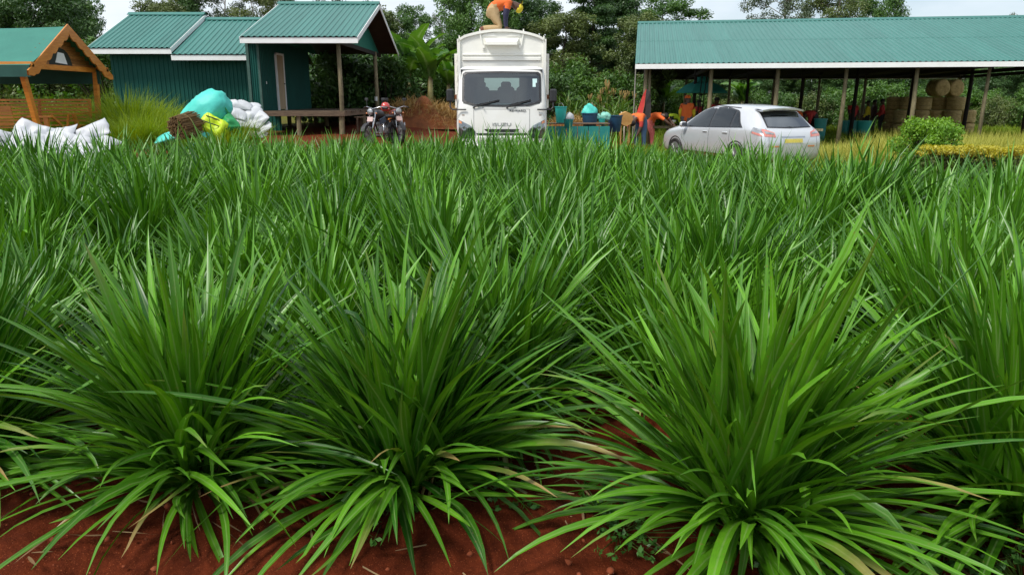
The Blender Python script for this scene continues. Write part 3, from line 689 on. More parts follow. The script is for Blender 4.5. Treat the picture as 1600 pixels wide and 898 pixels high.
    for i in range(6): MB().box((X0 - 2.2, yb - .06 - i * .018, g + .6 + i * .08), (2.2, .028, .062)).build('bench_slat', OR, e)
    # arm rest with its fretwork end, and the folding cross legs of the tray
    k = MB(); k.box((X0 - .55, yb + .1, g + .78), (.62, .10, .05)); k.box((X0 - .38, yb + .08, g + .52), (.12, .06, .5)); k.prism([(-.28, .2), (.25, .2), (.3, .34), (.1, .42), (.14, .55), (-.05, .62), (-.28, .5)], .05, Matrix.Translation((X0 - .55, yb + .05, g))); k.build('arm_rest', OR, e)
    k = MB(); k.bar((X0 - .15, Y0 + 1.2, g), (X0 - .4, Y0 + 2.0, g + .8), .05, .06); k.bar((X0 - .15, Y0 + 2.0, g), (X0 - .4, Y0 + 1.2, g + .8), .05, .06); k.build('cross_leg', OR, e)
    k = MB(); k.bar((X0 - .2, Y1 - 1.5, g), (X0 - .25, Y1 - 1.75, g + .85), .07, .08); k.bar((X0 - .25, Y1 - 1.8, g + .82), (X0 - .2, Y1 - .5, g + .86), .06, .05); k.build('end_arm', OR, e)
swing()
# ------------------------------------------------------------------ vehicles
PAINTW = mat('white_paint', (.80, .80, .76), .28, (.74, .73, .67), scale=1.5, coat=.5, spec=.5)
CREAM = mat('cargo_paint', (.86, .86, .80), .35, (.80, .79, .71), scale=1.2, bump=.04)
RUBBER = mat('rubber', (.016, .016, .017), .8, (.03, .028, .026), scale=12)
BLACKP = mat('black_plastic', (.015, .016, .018), .45, (.03, .03, .032), scale=10)
CHROME = mat('chrome', (.65, .66, .67), .18, (.5, .5, .52), metal=1.0)
STEEL = mat('wheel_steel', (.42, .42, .43), .4, (.3, .3, .3), metal=.7)
LENSM = mat('lamp_reflector', (.55, .57, .58), .15, (.25, .26, .27), scale=9, metal=.6, coat=1)
AMBER = mat('amber_lens', (.75, .30, .12), .25, (.6, .2, .08), coat=.6)
REDL = mat('red_lens', (.55, .10, .07), .2, (.7, .35, .3), scale=7, coat=.8)
def glassmat(name, tint, gloss, rough=.03):
    m = bpy.data.materials.new(name); m.use_nodes = True; MATS[name] = m; n = m.node_tree; n.nodes.clear(); L = n.links.new
    o = n.nodes.new('ShaderNodeOutputMaterial'); t = n.nodes.new('ShaderNodeBsdfTransparent'); t.inputs['Color'].default_value = (*tint, 1)
    g = n.nodes.new('ShaderNodeBsdfGlossy'); g.inputs['Roughness'].default_value = rough; g.inputs['Color'].default_value = (.9, .95, .97, 1)
    f = n.nodes.new('ShaderNodeFresnel'); f.inputs['IOR'].default_value = 1.5
    k = n.nodes.new('ShaderNodeMath'); k.operation = 'ADD'; k.inputs[1].default_value = gloss; L(f.outputs[0], k.inputs[0])
    x = n.nodes.new('ShaderNodeMixShader'); L(k.outputs[0], x.inputs['Fac']); L(t.outputs[0], x.inputs[1]); L(g.outputs[0], x.inputs[2]); L(x.outputs[0], o.inputs['Surface']); return m
WSCREEN = glassmat('windscreen_glass', (.36, .56, .56), .09)
TINTED = glassmat('tinted_glass', (.10, .12, .12), .04)
LENS = glassmat('clear_lens', (.8, .82, .82), .05)

def bvh_of(o):
    me = o.data; return BVHTree.FromPolygons([v.co.copy() for v in me.vertices], [tuple(p.vertices) for p in me.polygons])
def patch(bvh, rows, start, axis, off, thick=.004):
    """a grid of (a,b) points thrown along an axis ('x' or 'y') at a body, lying off in front of it"""
    sgn = 1 if start < 0 else -1; P = []; n = len(rows[0])
    for row in rows:
        for a, b in row:
            o, d = (Vector((start, a, b)), Vector((sgn, 0, 0))) if axis == 'x' else (Vector((a, start, b)), Vector((0, sgn, 0)))
            h = bvh.ray_cast(o, d)[0]
            P.append(None if h is None else h - d * off)
    good = [p for p in P if p is not None]; 
    k = 'xy'.index(axis); av = sum(p[k] for p in good) / len(good)
    for i, p in enumerate(P):
        if p is None:
            a, b = rows[i // n][i % n]; P[i] = Vector((av, a, b)) if axis == 'x' else Vector((a, av, b))
    m = MB(); m.add(P, [(i * n + j, i * n + j + 1, (i + 1) * n + j + 1, (i + 1) * n + j) for i in range(len(rows) - 1) for j in range(n - 1)])
    return m
def band(bot, top, nx=10, nz=4):
    """rows of a patch between two polylines (lists of (a, b)) sampled evenly"""
    def samp(pl, t):
        d = [0]
        for p, q in zip(pl, pl[1:]): d.append(d[-1] + math.hypot(q[0] - p[0], q[1] - p[1]))
        t *= d[-1]
        for i in range(len(pl) - 1):
            if t <= d[i + 1] + 1e-9:
                f = (t - d[i]) / max(d[i + 1] - d[i], 1e-9); return (pl[i][0] + (pl[i + 1][0] - pl[i][0]) * f, pl[i][1] + (pl[i + 1][1] - pl[i][1]) * f)
    rows = []
    for j in range(nz + 1):
        f = j / nz; row = []
        for i in range(nx + 1):
            b_, t_ = samp(bot, i / nx), samp(top, i / nx); row.append((b_[0] + (t_[0] - b_[0]) * f, b_[1] + (t_[1] - b_[1]) * f))
        rows.append(row)
    return rows
def text_mesh(body, size, depth_=.004):
    c = bpy.data.curves.new('lettering', 'FONT'); c.body = body; c.size = size; c.extrude = depth_; c.align_x = 'CENTER'; c.align_y = 'CENTER'
    o = bpy.data.objects.new('lettering', c); C.objects.link(o); dg = bpy.context.evaluated_depsgraph_get()
    me = bpy.data.meshes.new_from_object(o.evaluated_get(dg)); bpy.data.objects.remove(o); return me
def wheel(parent, loc, r, w, axis='y', rimr=.62, name='wheel', spokes=6):
    """tyre and rim; axis = the axle"""
    M = Matrix.Translation(loc) @ (Matrix.Rotation(PI / 2, 4, 'X') if axis == 'y' else Matrix.Rotation(PI / 2, 4, 'Y'))
    h = w / 2; o = MB().lathe([(r * rimr, -h * .8), (r * .9, -h), (r, -h * .6), (r, h * .6), (r * .9, h), (r * rimr, h * .8)], 28, M=M).build(name, RUBBER, parent, auto=40)
    q = r * rimr; rim = MB().lathe([(q, -h * .82), (q * .9, -h * .6), (q * .9, h * .6), (q, h * .82)], 24, M=M)
    for i in range(spokes):
        a = 2 * PI * i / spokes
        for s in (-1, 1): rim.bar(M @ Vector((.1 * q * math.cos(a), .1 * q * math.sin(a), s * h * .7)), M @ Vector((.92 * q * math.cos(a), .92 * q * math.sin(a), s * h * .75)), q * .28, .02)
    rim.lathe([(q * .22, -h * .8), (q * .22, h * .8)], 14, M=M); rim.build('rim', STEEL, o, auto=40); return o

def truck():
    X, Y = ax(784, 17.2), 17.2; g = G(X, Y) + .0
    e = empty('cargo_truck', (X, Y, g), math.radians(.6), 'white cargo truck with a tall cream box body parked facing the field', 'truck')
    def fz(z): return np.interp(z, [.35, .6, .95, 1.45, 2.2, 2.32, 2.40, 2.44], [.03, 0, .0, .06, .33, .40, .52, .75])
    zs = [.38, .5, .62, .78, .95, 1.1, 1.25, 1.40, 1.46, 1.5, 1.6, 1.75, 1.9, 2.05, 2.2, 2.26, 2.32, 2.37, 2.41, 2.44]
    fx = [-.92, -.87, -.8, -.6, -.4, -.2, 0, .2, .4, .6, .8, .87, .92]
    V = []; cols = None
    for z in zs:
        f = float(fz(z)); w = float(np.interp(z, [.38, .9, 1.4, 2.2, 2.38, 2.44], [.98, 1.03, 1.03, .985, .95, .86])); row = []
        side = [(w, f + .95), (w, f + .5), (w, f + .26), (w - .012, f + .17), (w - .04, f + .105)]
        back = (w, 1.5)
        row.append((-w, 1.5)); row += [(-x, y) for x, y in side]
        row += [(x * (w / 1.03), f + .045 * (abs(x) / .92) ** 4) for x in fx]
        row += side[::-1]; row.append((w, 1.5)); cols = len(row)
        V += [(x, min(y, 1.5), z) for x, y in row]
    F = []; c0 = 6 + 1; c1 = 6 + 11
    for i in range(len(zs) - 1):
        for j in range(cols - 1):
            if 1.49 < zs[i] and zs[i + 1] < 2.27 and 6 + 1 <= j <= 6 + 10: continue
            F.append((i * cols + j, i * cols + j + 1, (i + 1) * cols + j + 1, (i + 1) * cols + j))
    k = len(zs) - 1; F.append(tuple(k * cols + j for j in range(cols)))
    cab = MB().add(V, F).build('cab', PAINTW, e, auto=38)
    full = MB().add(V, [(i * cols + j, i * cols + j + 1, (i + 1) * cols + j + 1, (i + 1) * cols + j) for i in range(len(zs) - 1) for j in range(cols - 1)])
    bv = BVHTree.FromPolygons([Vector(p) for p in full.v], full.f)
    # windscreen with its black seal
    def outl(ix, iz0, iz1, n=64):
        top, bot = [], []
        return ix
    top = [(-.885, 2.10), (-.875, 2.22), (-.82, 2.27), (0, 2.285), (.82, 2.27), (.875, 2.22), (.885, 2.10)]
    bot = [(-.885, 1.66), (-.885, 1.57), (-.82, 1.52), (-.62, 1.46), (0, 1.445), (.62, 1.46), (.82, 1.52), (.885, 1.57), (.885, 1.66)]
    ws = patch(bv, band(bot, top, 26, 10), -3, 'y', .010).build('windscreen', WSCREEN, e, smooth=True)
    ring = top[::-1] + bot; n = len(ring); rr = []; cx, cz = 0, 1.87
    def dens(pl):
        o = []
        for p, q in zip(pl, pl[1:] + pl[:1]):
            m_ = max(1, int(math.hypot(p[0] - q[0], p[1] - q[1]) / .08)); o += [(p[0] + (q[0] - p[0]) * i / m_, p[1] + (q[1] - p[1]) * i / m_) for i in range(m_)]
        return o
    R = dens(ring); R.append(R[0]); inner = [(x * .955, cz + (z - cz) * .915) for x, z in R]; outer = [(x * 1.012, cz + (z - cz) * 1.03) for x, z in R]
    patch(bv, [outer, inner], -3, 'y', .016).build('windscreen_seal', BLACKP, ws)
    # things seen through the glass: lining, dash, seats, steering wheel, tax discs
    L_ = mat('cab_lining', (.06, .065, .07), .8, (.09, .09, .09))
    m = MB(); x0, x1, z0, z1, yb = -.93, .93, 1.0, 2.34, 1.42; hx, ha, hb = .42, 1.84, 2.16
    m.add([(x0, .15, z0), (x0, yb, z0), (x0, yb, z1), (x0, .42, z1)], [(0, 1, 2, 3)]); m.add([(x1, .15, z0), (x1, yb, z0), (x1, yb, z1), (x1, .42, z1)], [(0, 1, 2, 3)]); m.add([(x0, .42, z1), (x1, .42, z1), (x1, yb, z1), (x0, yb, z1)], [(0, 1, 2, 3)])
    m.add([(x0, yb, z0), (-hx, yb, z0), (-hx, yb, z1), (x0, yb, z1)], [(0, 1, 2, 3)]); m.add([(hx, yb, z0), (x1, yb, z0), (x1, yb, z1), (hx, yb, z1)], [(0, 1, 2, 3)])
    m.add([(-hx, yb, z0), (hx, yb, z0), (hx, yb, ha), (-hx, yb, ha)], [(0, 1, 2, 3)]); m.add([(-hx, yb, hb), (hx, yb, hb), (hx, yb, z1), (-hx, yb, z1)], [(0, 1, 2, 3)])
    m.build('cab_lining', L_, e, fix=False)
    MB().box((0, .42, 1.38), (1.8, .4, .2), bev=.04).build('dashboard', BLACKP, e)
    for x in (-.5, .1, .55): MB().box((x, 1.1, 1.62), (.4, .14, .62), bev=.05).box((x, 1.12, 1.98), (.24, .1, .16), bev=.04).build('seat', L_, e)
    MB().tube([(.52 + .19 * math.cos(a), .62 + .08 * math.sin(a), 1.56 + .17 * math.sin(a)) for a in [2 * PI * i / 20 for i in range(21)]], .016, 6).build('steering_wheel', BLACKP, e)
    for z, w in ((2.06, .10), (1.96, .07)): patch(bv, band([(.70, z - .05), (.70 + w, z - .05)], [(.70, z + .05), (.70 + w, z + .05)], 2, 2), -3, 'y', .013).build('tax_disc', mat('sticker', (.45, .68, .68), .5, (.6, .75, .72), scale=30), e)
    # wipers, mirrors, grab rail
    for xa, xb in ((-.63, -.05), (.12, .66)):
        w = MB(); pa = bv.ray_cast(Vector((xa, -3, 1.40)), Vector((0, 1, 0)))[0]; pts = [bv.ray_cast(Vector((xa + (xb - xa) * t, -3, 1.42 + .16 * t)), Vector((0, 1, 0)))[0] + Vector((0, -.04, 0)) for t in (0, .12, .5, 1)]
        w.tube([pa + Vector((0, -.0, 0)), pts[0]], [.022, .02], 7); w.tube(pts, [.016, .012, .009, .007], 6); w.bar(pts[2] + Vector((-.22 * (1 if xb > xa else -1), .0, -.03)), pts[3] + Vector((0, .0, .01)), .014, .03); w.build('wiper', BLACKP, e)
    for s in (-1, 1):
        mm = MB().box((s * 1.16, .10, 1.70), (.16, .09, .32), bev=.035).build('mirror', BLACKP, e)
        MB().box((s * 1.16, .150, 1.70), (.13, .006, .28)).build('mirror_glass', CHROME, mm)
        MB().tube([(s * 1.16, .1, 1.56), (s * 1.16, .08, 1.42), (s * 1.11, .06, 1.36), (s * .80, .03, 1.36)], .017, 7).build('mirror_arm', BLACKP, e)
    # panel gaps, grille, bumper, lamps, badges
    GAP = mat('panel_gap', (.25, .25, .24), .8)
    for pl in ([(-.63, 1.37), (-.63, .80)], [(.63, 1.37), (.63, .80)], [(-.63, 1.37), (.63, 1.37)]):
        (xa, za), (xb, zb) = pl; dx, dz = (.005, 0) if xa == xb else (0, .005)
        n = 8; r1 = [(xa + (xb - xa) * i / n - dx, za + (zb - za) * i / n - dz) for i in range(n + 1)]; r2 = [(x + 2 * dx, z + 2 * dz) for x, z in r1]
        patch(bv, [r1, r2], -3, 'y', .003).build('panel_gap', GAP, e)
    patch(bv, band([(-.36, .865), (-.30, .835), (.30, .835), (.36, .865)], [(-.40, .905), (.40, .905)], 10, 2), -3, 'y', .006).build('grille_slot', BLACKP, e)
    gr = MB().box((0, .0, .70), (1.16, .07, .10), bev=.02).build('grille', PAINTW, e)
    patch(bv, band([(-.55, .765), (.55, .765)], [(-.58, .815), (.58, .815)], 10, 1), -3, 'y', .004).build('grille_gap', BLACKP, gr)
    MB().box((0, -.03, .47), (2.02, .16, .24), bev=.05).build('bumper', PAINTW, e)
    MB().box((0, -.115, .47), (.52, .012, .11)).build('number_plate', mat('plate', (.8, .8, .78), .5), e)
    for s in (-1, 1):
        b_ = [(s * .60, .80), (s * .64, .70), (s * .98, .70)]; t_ = [(s * .60, .86), (s * .70, .98), (s * .985, 1.12)]
        hl = patch(bv, band(b_, t_, 10, 6), -3, 'y', .006).build('headlight', LENSM, e, smooth=True)
        patch(bv, band([(p[0], p[1]) for p in b_], t_, 10, 6), -3, 'y', .022).build('lens', LENS, hl, smooth=True)
        for q, (cx_, cz_, r_) in enumerate(((s * .72, .89, .06), (s * .85, .92, .055))):
            h = bv.ray_cast(Vector((cx_, -3, cz_)), Vector((0, 1, 0)))[0]; MB().lathe([(r_, 0), (r_ * .8, .012), (r_ * .3, .004)], 14, M=Matrix.Translation(h + Vector((0, -.008, 0))) @ Matrix.Rotation(PI / 2, 4, 'X')).build('bulb_bowl', CHROME if q else BLACKP, hl)
        patch(bv, band([(s * .90, 1.02), (s * .975, 1.04)], [(s * .91, 1.075), (s * .975, 1.105)], 3, 2), -3, 'y', .024).build('indicator', AMBER, e)
        patch(bv, band([(s * .84, 1.215), (s * .90, 1.215)], [(s * .84, 1.235), (s * .90, 1.235)], 2, 1), -3, 'y', .005).build('badge', mat('badge_bronze', '8a6a48', .4), e)
    for tx, x, z, sz, m_ in (('ISUZU', 0, 1.005, .105, mat('badge_grey', (.45, .45, .44), .35, metal=.5)), ('REWARD', .36, 1.33, .060, BLACKP)):
        me = text_mesh(tx, sz); me.materials.append(m_); h = bv.ray_cast(Vector((x, -3, z)), Vector((0, 1, 0)))[0]
        o = link('lettering', me, e, h + Vector((0, -.008, 0)), (PI / 2 - (.0 if z < 1.1 else .11), 0, 0), (1.5, 1, 1))
    for x in (-.42, .30): MB().tube([(x, .03, 1.405), (x, -.02, 1.42)], .012, 6).build('washer_jet', BLACKP, e)
    # cargo body: arched front wall, visor, ribs, side rails
    W, zt, arch = 1.085, 2.98, .20
    prof = [(-W, .95)] + [(-W, 1.6), (-W, 2.6)] + [(-W + .02, zt - .06), (-W + .06, zt + .01)]
    for i in range(1, 18):
        x = -W + .06 + (2 * W - .12) * i / 18; prof.append((x, zt + .015 + arch * (1 - (x / W) ** 2)))
    prof += [(-x, z) for x, z in prof[4::-1]]
    MB().prism(prof, 4.1, Matrix.Translation((0, 1.85, 0))).build('cargo_body', CREAM, e, auto=30)
    MB().prism([(-W, .95), (-W, zt), (-W + .07, zt), (-W + .07, .95)], .05, Matrix.Translation((0, 1.80, 0))).build('corner_post', CREAM, e); MB().prism([(W, .95), (W, zt), (W - .07, zt), (W - .07, .95)], .05, Matrix.Translation((0, 1.80, 0))).build('corner_post', CREAM, e)
    ap = [p for p in prof if p[1] > zt - .07]; k = MB(); n = len(ap)
    k.add([(x * .995, 1.80, z + .012) for x, z in ap] + [(x * .995, 1.80, z - .05) for x, z in ap] + [(x * .995, 1.88, z + .012) for x, z in ap], [(i, i + 1, n + i + 1, n + i) for i in range(n - 1)] + [(i, 2 * n + i, 2 * n + i + 1, i + 1) for i in range(n - 1)]); k.build('roof_edge_trim', CREAM, e)
    for z, h in ((2.615, .045), (2.515, .085)): MB().box((0, 1.835, z), (1.92, .035, h), bev=.012).build('front_rib', CREAM, e)
    # little visor box over the air intake
    MB().add([(-.42, 1.85, 3.0), (.42, 1.85, 3.0), (.37, 1.62, 2.90), (-.37, 1.62, 2.90), (-.42, 1.85, 2.86), (.42, 1.85, 2.86), (.37, 1.62, 2.83), (-.37, 1.62, 2.83)], [(0, 1, 2, 3), (3, 2, 6, 7), (0, 3, 7, 4), (1, 5, 6, 2), (4, 7, 6, 5)]).build('visor', CREAM, e)
    for s in (-1, 1):
        MB().bar((s * .45, 1.83, 2.72), (s * .53, 1.83, 3.12), .035, .03).build('visor_bracket', CREAM, e)
        MB().box((s * .44, 1.82, 2.80), (.05, .05, .07)).build('hinge', CREAM, e)
        MB().prism([(s * .12, 3.035), (s * .48, 3.035), (s * .44, 3.10), (s * .2, 3.12)], .02, Matrix.Translation((0, 1.835, 0))).build('stiffener', CREAM, e)
        MB().tube([(s * .53, 1.86, 3.10), (s * .53, 1.86, 3.21)], .016, 6).build('roof_lug', CREAM, e)
        MB().tube([(s * 1.03, 1.86, 2.98), (s * 1.03, 1.86, 3.06)], .016, 6).build('roof_lug', CREAM, e)
        for yy in (2.1, 3.0, 3.9, 4.8, 5.7): MB().box((s * (W + .045), yy, 2.0), (.08, .09, 1.3)).build('side_post', CREAM, e)
        for i in range(6): MB().box((s * (W + .022), 3.9, 1.35 + i * .24), (.02, 4.0, .14)).build('side_rail', CREAM, e)
        MB().box((s * (W + .06), 2.05, 1.62), (.07, .07, .10)).build('latch', mat('rust', '7a4a2c', .8), e)
    cabset = ('cab', 'windscreen', 'cab_lining', 'dashboard', 'seat', 'steering_wheel', 'tax_disc', 'wiper', 'mirror', 'mirror_arm', 'panel_gap', 'lettering', 'washer_jet', 'badge')
    low = lambda z: z if z < 1.1 else 1.1 + (z - 1.1) * .9
    for ch in e.children:
        if ch.name.split('.')[0] in cabset:
            for q in [ch] + list(ch.children):
                if q.name.startswith('lettering'): q.location.z = low(q.location.z); continue
                for v_ in q.data.vertices: v_.co.z = low(v_.co.z)
    MB().box((0, 3.6, .78), (.9, 4.6, .2)).build('chassis', BLACKP, e)
    for y, xs, w in ((.85, (-.82, .82), .24), (4.6, (-.78, .78), .46)):
        for x in xs: wheel(e, (x, y, .40), .40, w, axis='x')
    return e
truck()

def car():
    fwd = Vector((-.34, .94, 0)).normalized(); rz = math.atan2(fwd.y, fwd.x)
    left = Vector((-fwd.y, fwd.x, 0)); rearL = Vector((ax(1196, 18.8), 18.8, 0)); org = rearL - left * .86
    g = G(org.x, org.y) - .02
    e = empty('parked_car', (org.x + .04, org.y, g), rz, 'silver five-door estate car parked beyond the grass, seen from behind', 'car'); e.scale = (1.07, 1.06, 1.0)
    SIL = mat('silver_paint', (.66, .68, .70), .28, (.62, .64, .66), scale=2, metal=.35, coat=.7)
    st = [ # x, ztop, roof half width, belt z, belt half width, mid half width, bottom z
        (0.00, .70, .50, .66, .66, .70, .42), (.03, .86, .62, .78, .76, .80, .33), (.07, .97, .66, .90, .82, .85, .27), (.16, 1.06, .66, .97, .86, .885, .24), (.30, 1.19, .63, 1.02, .885, .90, .22),
        (.46, 1.35, .61, 1.04, .895, .91, .22), (.60, 1.47, .60, 1.05, .90, .918, .22), (.72, 1.555, .60, 1.05, .90, .92, .22), (.80, 1.585, .60, 1.05, .90, .92, .22), (1.05, 1.62, .61, 1.04, .90, .922, .22), (1.5, 1.655, .62, 1.03, .90, .922, .22), (2.0, 1.665, .625, 1.01, .90, .922, .22),
        (2.45, 1.645, .62, 1.00, .90, .922, .22), (2.80, 1.57, .61, .99, .898, .922, .22), (3.10, 1.43, .62, .985, .895, .92, .22), (3.40, 1.24, .65, .98, .89, .918, .22), (3.62, 1.11, .70, .97, .885, .915, .22),
        (3.80, 1.06, .70, .95, .875, .91, .22), (4.10, 1.01, .66, .92, .86, .90, .22), (4.40, .93, .60, .85, .81, .86, .24), (4.60, .83, .50, .76, .70, .76, .27), (4.70, .70, .40, .64, .55, .62, .33), (4.74, .58, .30, .54, .42, .50, .42)]
    V = []; prof = None
    for x, zt, rw, zb, bw, mw, z0 in st:
        zm = z0 + (zb - z0) * .52
        h = [(0, z0), (mw * .8, z0), (mw * .97, z0 + .06), (mw, zm), (mw * .995, zb - (zb - zm) * .3), (bw, zb), (bw - (bw - rw) * .28, zb + (zt - zb) * .33), (rw + (bw - rw) * .22, zb + (zt - zb) * .74), (rw * .98, zb + (zt - zb) * .93), (rw * .72, zt - (zt - zb) * .02), (rw * .36, zt), (0, zt)]
        row = [(x, y, z) for y, z in h] + [(x, -y, z) for y, z in h[-2:0:-1]]; prof = len(row); V += row
    F = [(i * prof + j, i * prof + (j + 1) % prof, (i + 1) * prof + (j + 1) % prof, (i + 1) * prof + j) for i in range(len(st) - 1) for j in range(prof)]
    F += [tuple(range(prof)), tuple((len(st) - 1) * prof + j for j in range(prof))[::-1]]
    body = MB().add(V, F).build('body', SIL, e, smooth=True)
    md = body.modifiers.new('s', 'SUBSURF'); md.levels = 2; md.render_levels = 2
    dg = bpy.context.evaluated_depsgraph_get(); dg.update(); me = bpy.data.meshes.new_from_object(body.evaluated_get(dg)); body.modifiers.clear(); body.data = me
    me.polygons.foreach_set('use_smooth', [True] * len(me.polygons)); bv = bvh_of(body)
    PIL = mat('gloss_black', (.012, .013, .015), .2, (.018, .018, .02), coat=.4)
    for s in (1, -1):
        # dark window band, then the panes
        b_ = [(.80, 1.075), (1.5, 1.055), (2.6, 1.03), (3.42, 1.015)]; t_ = [(.98, 1.22), (1.22, 1.50), (1.75, 1.59), (2.35, 1.585), (2.75, 1.50), (3.10, 1.32), (3.42, 1.03)]
        patch(bv, [[(x, z) for x, z in r] for r in band(b_, t_, 26, 7)], s * 3, 'y', .006).build('window_surround', PIL, e, smooth=True)
        for nm, bb, tt in (('window', [(2.19, 1.055), (3.32, 1.04)], [(2.21, 1.555), (2.45, 1.535), (2.78, 1.44), (3.08, 1.27), (3.32, 1.05)]), ('window', [(1.32, 1.075), (2.12, 1.055)], [(1.36, 1.50), (1.72, 1.555), (2.13, 1.555)]), ('quarter_window', [(.90, 1.09), (1.24, 1.08)], [(1.03, 1.22), (1.18, 1.41), (1.28, 1.475)])):
            patch(bv, band(bb, tt, 14, 5), s * 3, 'y', .012).build(nm, TINTED, e, smooth=True)
        patch(bv, band([(1.25, 1.565), (2.3, 1.62), (2.9, 1.50)], [(1.25, 1.58), (2.3, 1.64), (2.92, 1.52)], 16, 1), s * 3, 'y', .020).build('rain_deflector', PIL, e, smooth=True)
        for x in (2.15, 1.27, 3.40):   # door shut lines
            zz = [.34 + i * (.68 / 8) for i in range(9)]; patch(bv, [[(x - .004 - (.0 if x != 1.27 else .10 * (z < .65) * (.65 - z) * 3), z) for z in zz], [(x + .004 - (.0 if x != 1.27 else .10 * (z < .65) * (.65 - z) * 3), z) for z in zz]], s * 3, 'y', .003).build('door_gap', PIL, e)
        for x in (2.32, 1.45):
            h = bv.ray_cast(Vector((x, s * 3, .93)), Vector((0, -s, 0)))[0]; MB().box(h + Vector((0, s * .015, 0)), (.20, .03, .03), bev=.01).build('door_handle', SIL, e)
        patch(bv, band([(1.3, .33), (3.4, .33)], [(1.3, .37), (3.4, .37)], 12, 1), s * 3, 'y', .012).build('sill_strip', CHROME, e)
        m = MB().box((3.22, s * 1.00, 1.09), (.13, .20, .15), bev=.045).build('door_mirror', SIL, e); MB().box((3.152, s * 1.0, 1.09), (.006, .16, .11)).build('mirror_glass', CHROME, m)
        # wheel arches and wheels
        for x in (.98, 3.70):
            k = MB(); n = 22; arc = [(x + .385 * math.cos(PI * i / n * 1.16 - .25), .36 + .385 * math.sin(PI * i / n * 1.16 - .25)) for i in range(n + 1)]; inn = [(x, .33)] * (n + 1)
            patch(bv, [arc, inn], s * 3, 'y', .004).build('wheel_arch', RUBBER, e)
            lip = [(x + .40 * math.cos(PI * i / n * 1.16 - .25), .36 + .40 * math.sin(PI * i / n * 1.16 - .25)) for i in range(n + 1)]; lo = [(x + .44 * math.cos(PI * i / n * 1.16 - .25), .36 + .44 * math.sin(PI * i / n * 1.16 - .25)) for i in range(n + 1)]
            patch(bv, [lo, lip, arc], s * 3, 'y', .014).build('arch_lip', SIL, e, smooth=True)
            wheel(e, (x, s * .835, .345), .345, .22, rimr=.66, spokes=7)
        # tail lamps wrapping the corner, fog reflector
        tl = patch(bv, band([(s * .50, .86), (s * .80, .885)], [(s * .52, .98), (s * .74, 1.06), (s * .80, 1.07)], 8, 5), -2, 'x', .008).build('tail_light', REDL, e, smooth=True)
        patch(bv, band([(s * .54, .93), (s * .76, .95)], [(s * .55, .965), (s * .76, 1.02)], 6, 3), -2, 'x', .014).build('clear_lens', LENSM, tl, smooth=True)
        ts = patch(bv, band([(.09, .89), (.46, .97)], [(.17, 1.05), (.44, 1.10)], 8, 4), s * 3, 'y', .008).build('tail_light', LENSM, e, smooth=True)
        patch(bv, band([(.09, .885), (.42, .955)], [(.12, .94), (.40, 1.0)], 6, 2), s * 3, 'y', .013).build('red_lens', REDL, ts, smooth=True)
        patch(bv, band([(s * .42, .62), (s * .62, .62)], [(s * .42, .655), (s * .62, .655)], 4, 1), -2, 'x', .006).build('reflector', AMBER, e)
    patch(bv, band([(-.64, 1.09), (0, 1.07), (.64, 1.09)], [(-.56, 1.46), (0, 1.50), (.56, 1.46)], 18, 10), -2, 'x', .007).build('rear_window_surround', PIL, e, smooth=True)
    patch(bv, band([(-.60, 1.115), (0, 1.10), (.60, 1.115)], [(-.53, 1.435), (0, 1.47), (.53, 1.435)], 18, 10), -2, 'x', .013).build('rear_window', glassmat('rear_glass', (.12, .15, .15), .22), e, smooth=True)
    sp = MB(); pts = [(-.60, 1.555), (-.4, 1.585), (0, 1.60), (.4, 1.585), (.60, 1.555)]
    sp.add([(.46, y, z - .035) for y, z in pts] + [(.80, y, z + .015) for y, z in pts] + [(.47, y, z - .075) for y, z in pts] + [(.75, y, z - .05) for y, z in pts], [(i, i + 1, 6 + i, 5 + i) for i in range(4)] + [(10 + i, 11 + i, i + 1, i) for i in range(4)] + [(15 + i, 16 + i, 11 + i, 10 + i) for i in range(4)]); sp.build('roof_spoiler', SIL, e, auto=50)
    MB().box((.50, 0, 1.505), (.02, .5, .02)).build('brake_lamp', PIL, e)
    MB().bar((.20, -.05, 1.10), (.28, .34, 1.14), .03, .02).build('rear_wiper', BLACKP, e)
    for rows, nm, mm in ((band([(-.30, .70), (.30, .70)], [(-.28, .84), (.28, .84)], 6, 2), 'plate_recess', SIL), (band([(-.26, .72), (.26, .72)], [(-.26, .82), (.26, .82)], 6, 2), 'number_plate', mat('plate_yellow', (.75, .62, .12), .5)), (band([(-.34, .86), (.34, .86)], [(-.34, .885), (.34, .885)], 6, 1), 'chrome_strip', CHROME)):
        patch(bv, rows, -2, 'x', .006 if nm == 'plate_recess' else .012).build(nm, mm, e)
    for s in (-1, 1):
        n = 10; a = [(s * (.70 - .02 * i / n), .62 + .46 * i / n) for i in range(n + 1)]; patch(bv, [a, [(y + .007, z) for y, z in a]], -2, 'x', .004).build('tailgate_gap', PIL, e)
    # seats dimly seen through the glass
    for y in (-.38, .38):
        for x in (1.35, 2.35): MB().box((x, y, 1.0), (.14, .46, .55), bev=.05).box((x - .03, y, 1.34), (.09, .24, .15), bev=.04).build('seat', L2, e)
L2 = mat('seat_cloth', (.07, .07, .075), .9, (.1, .1, .1))
car()

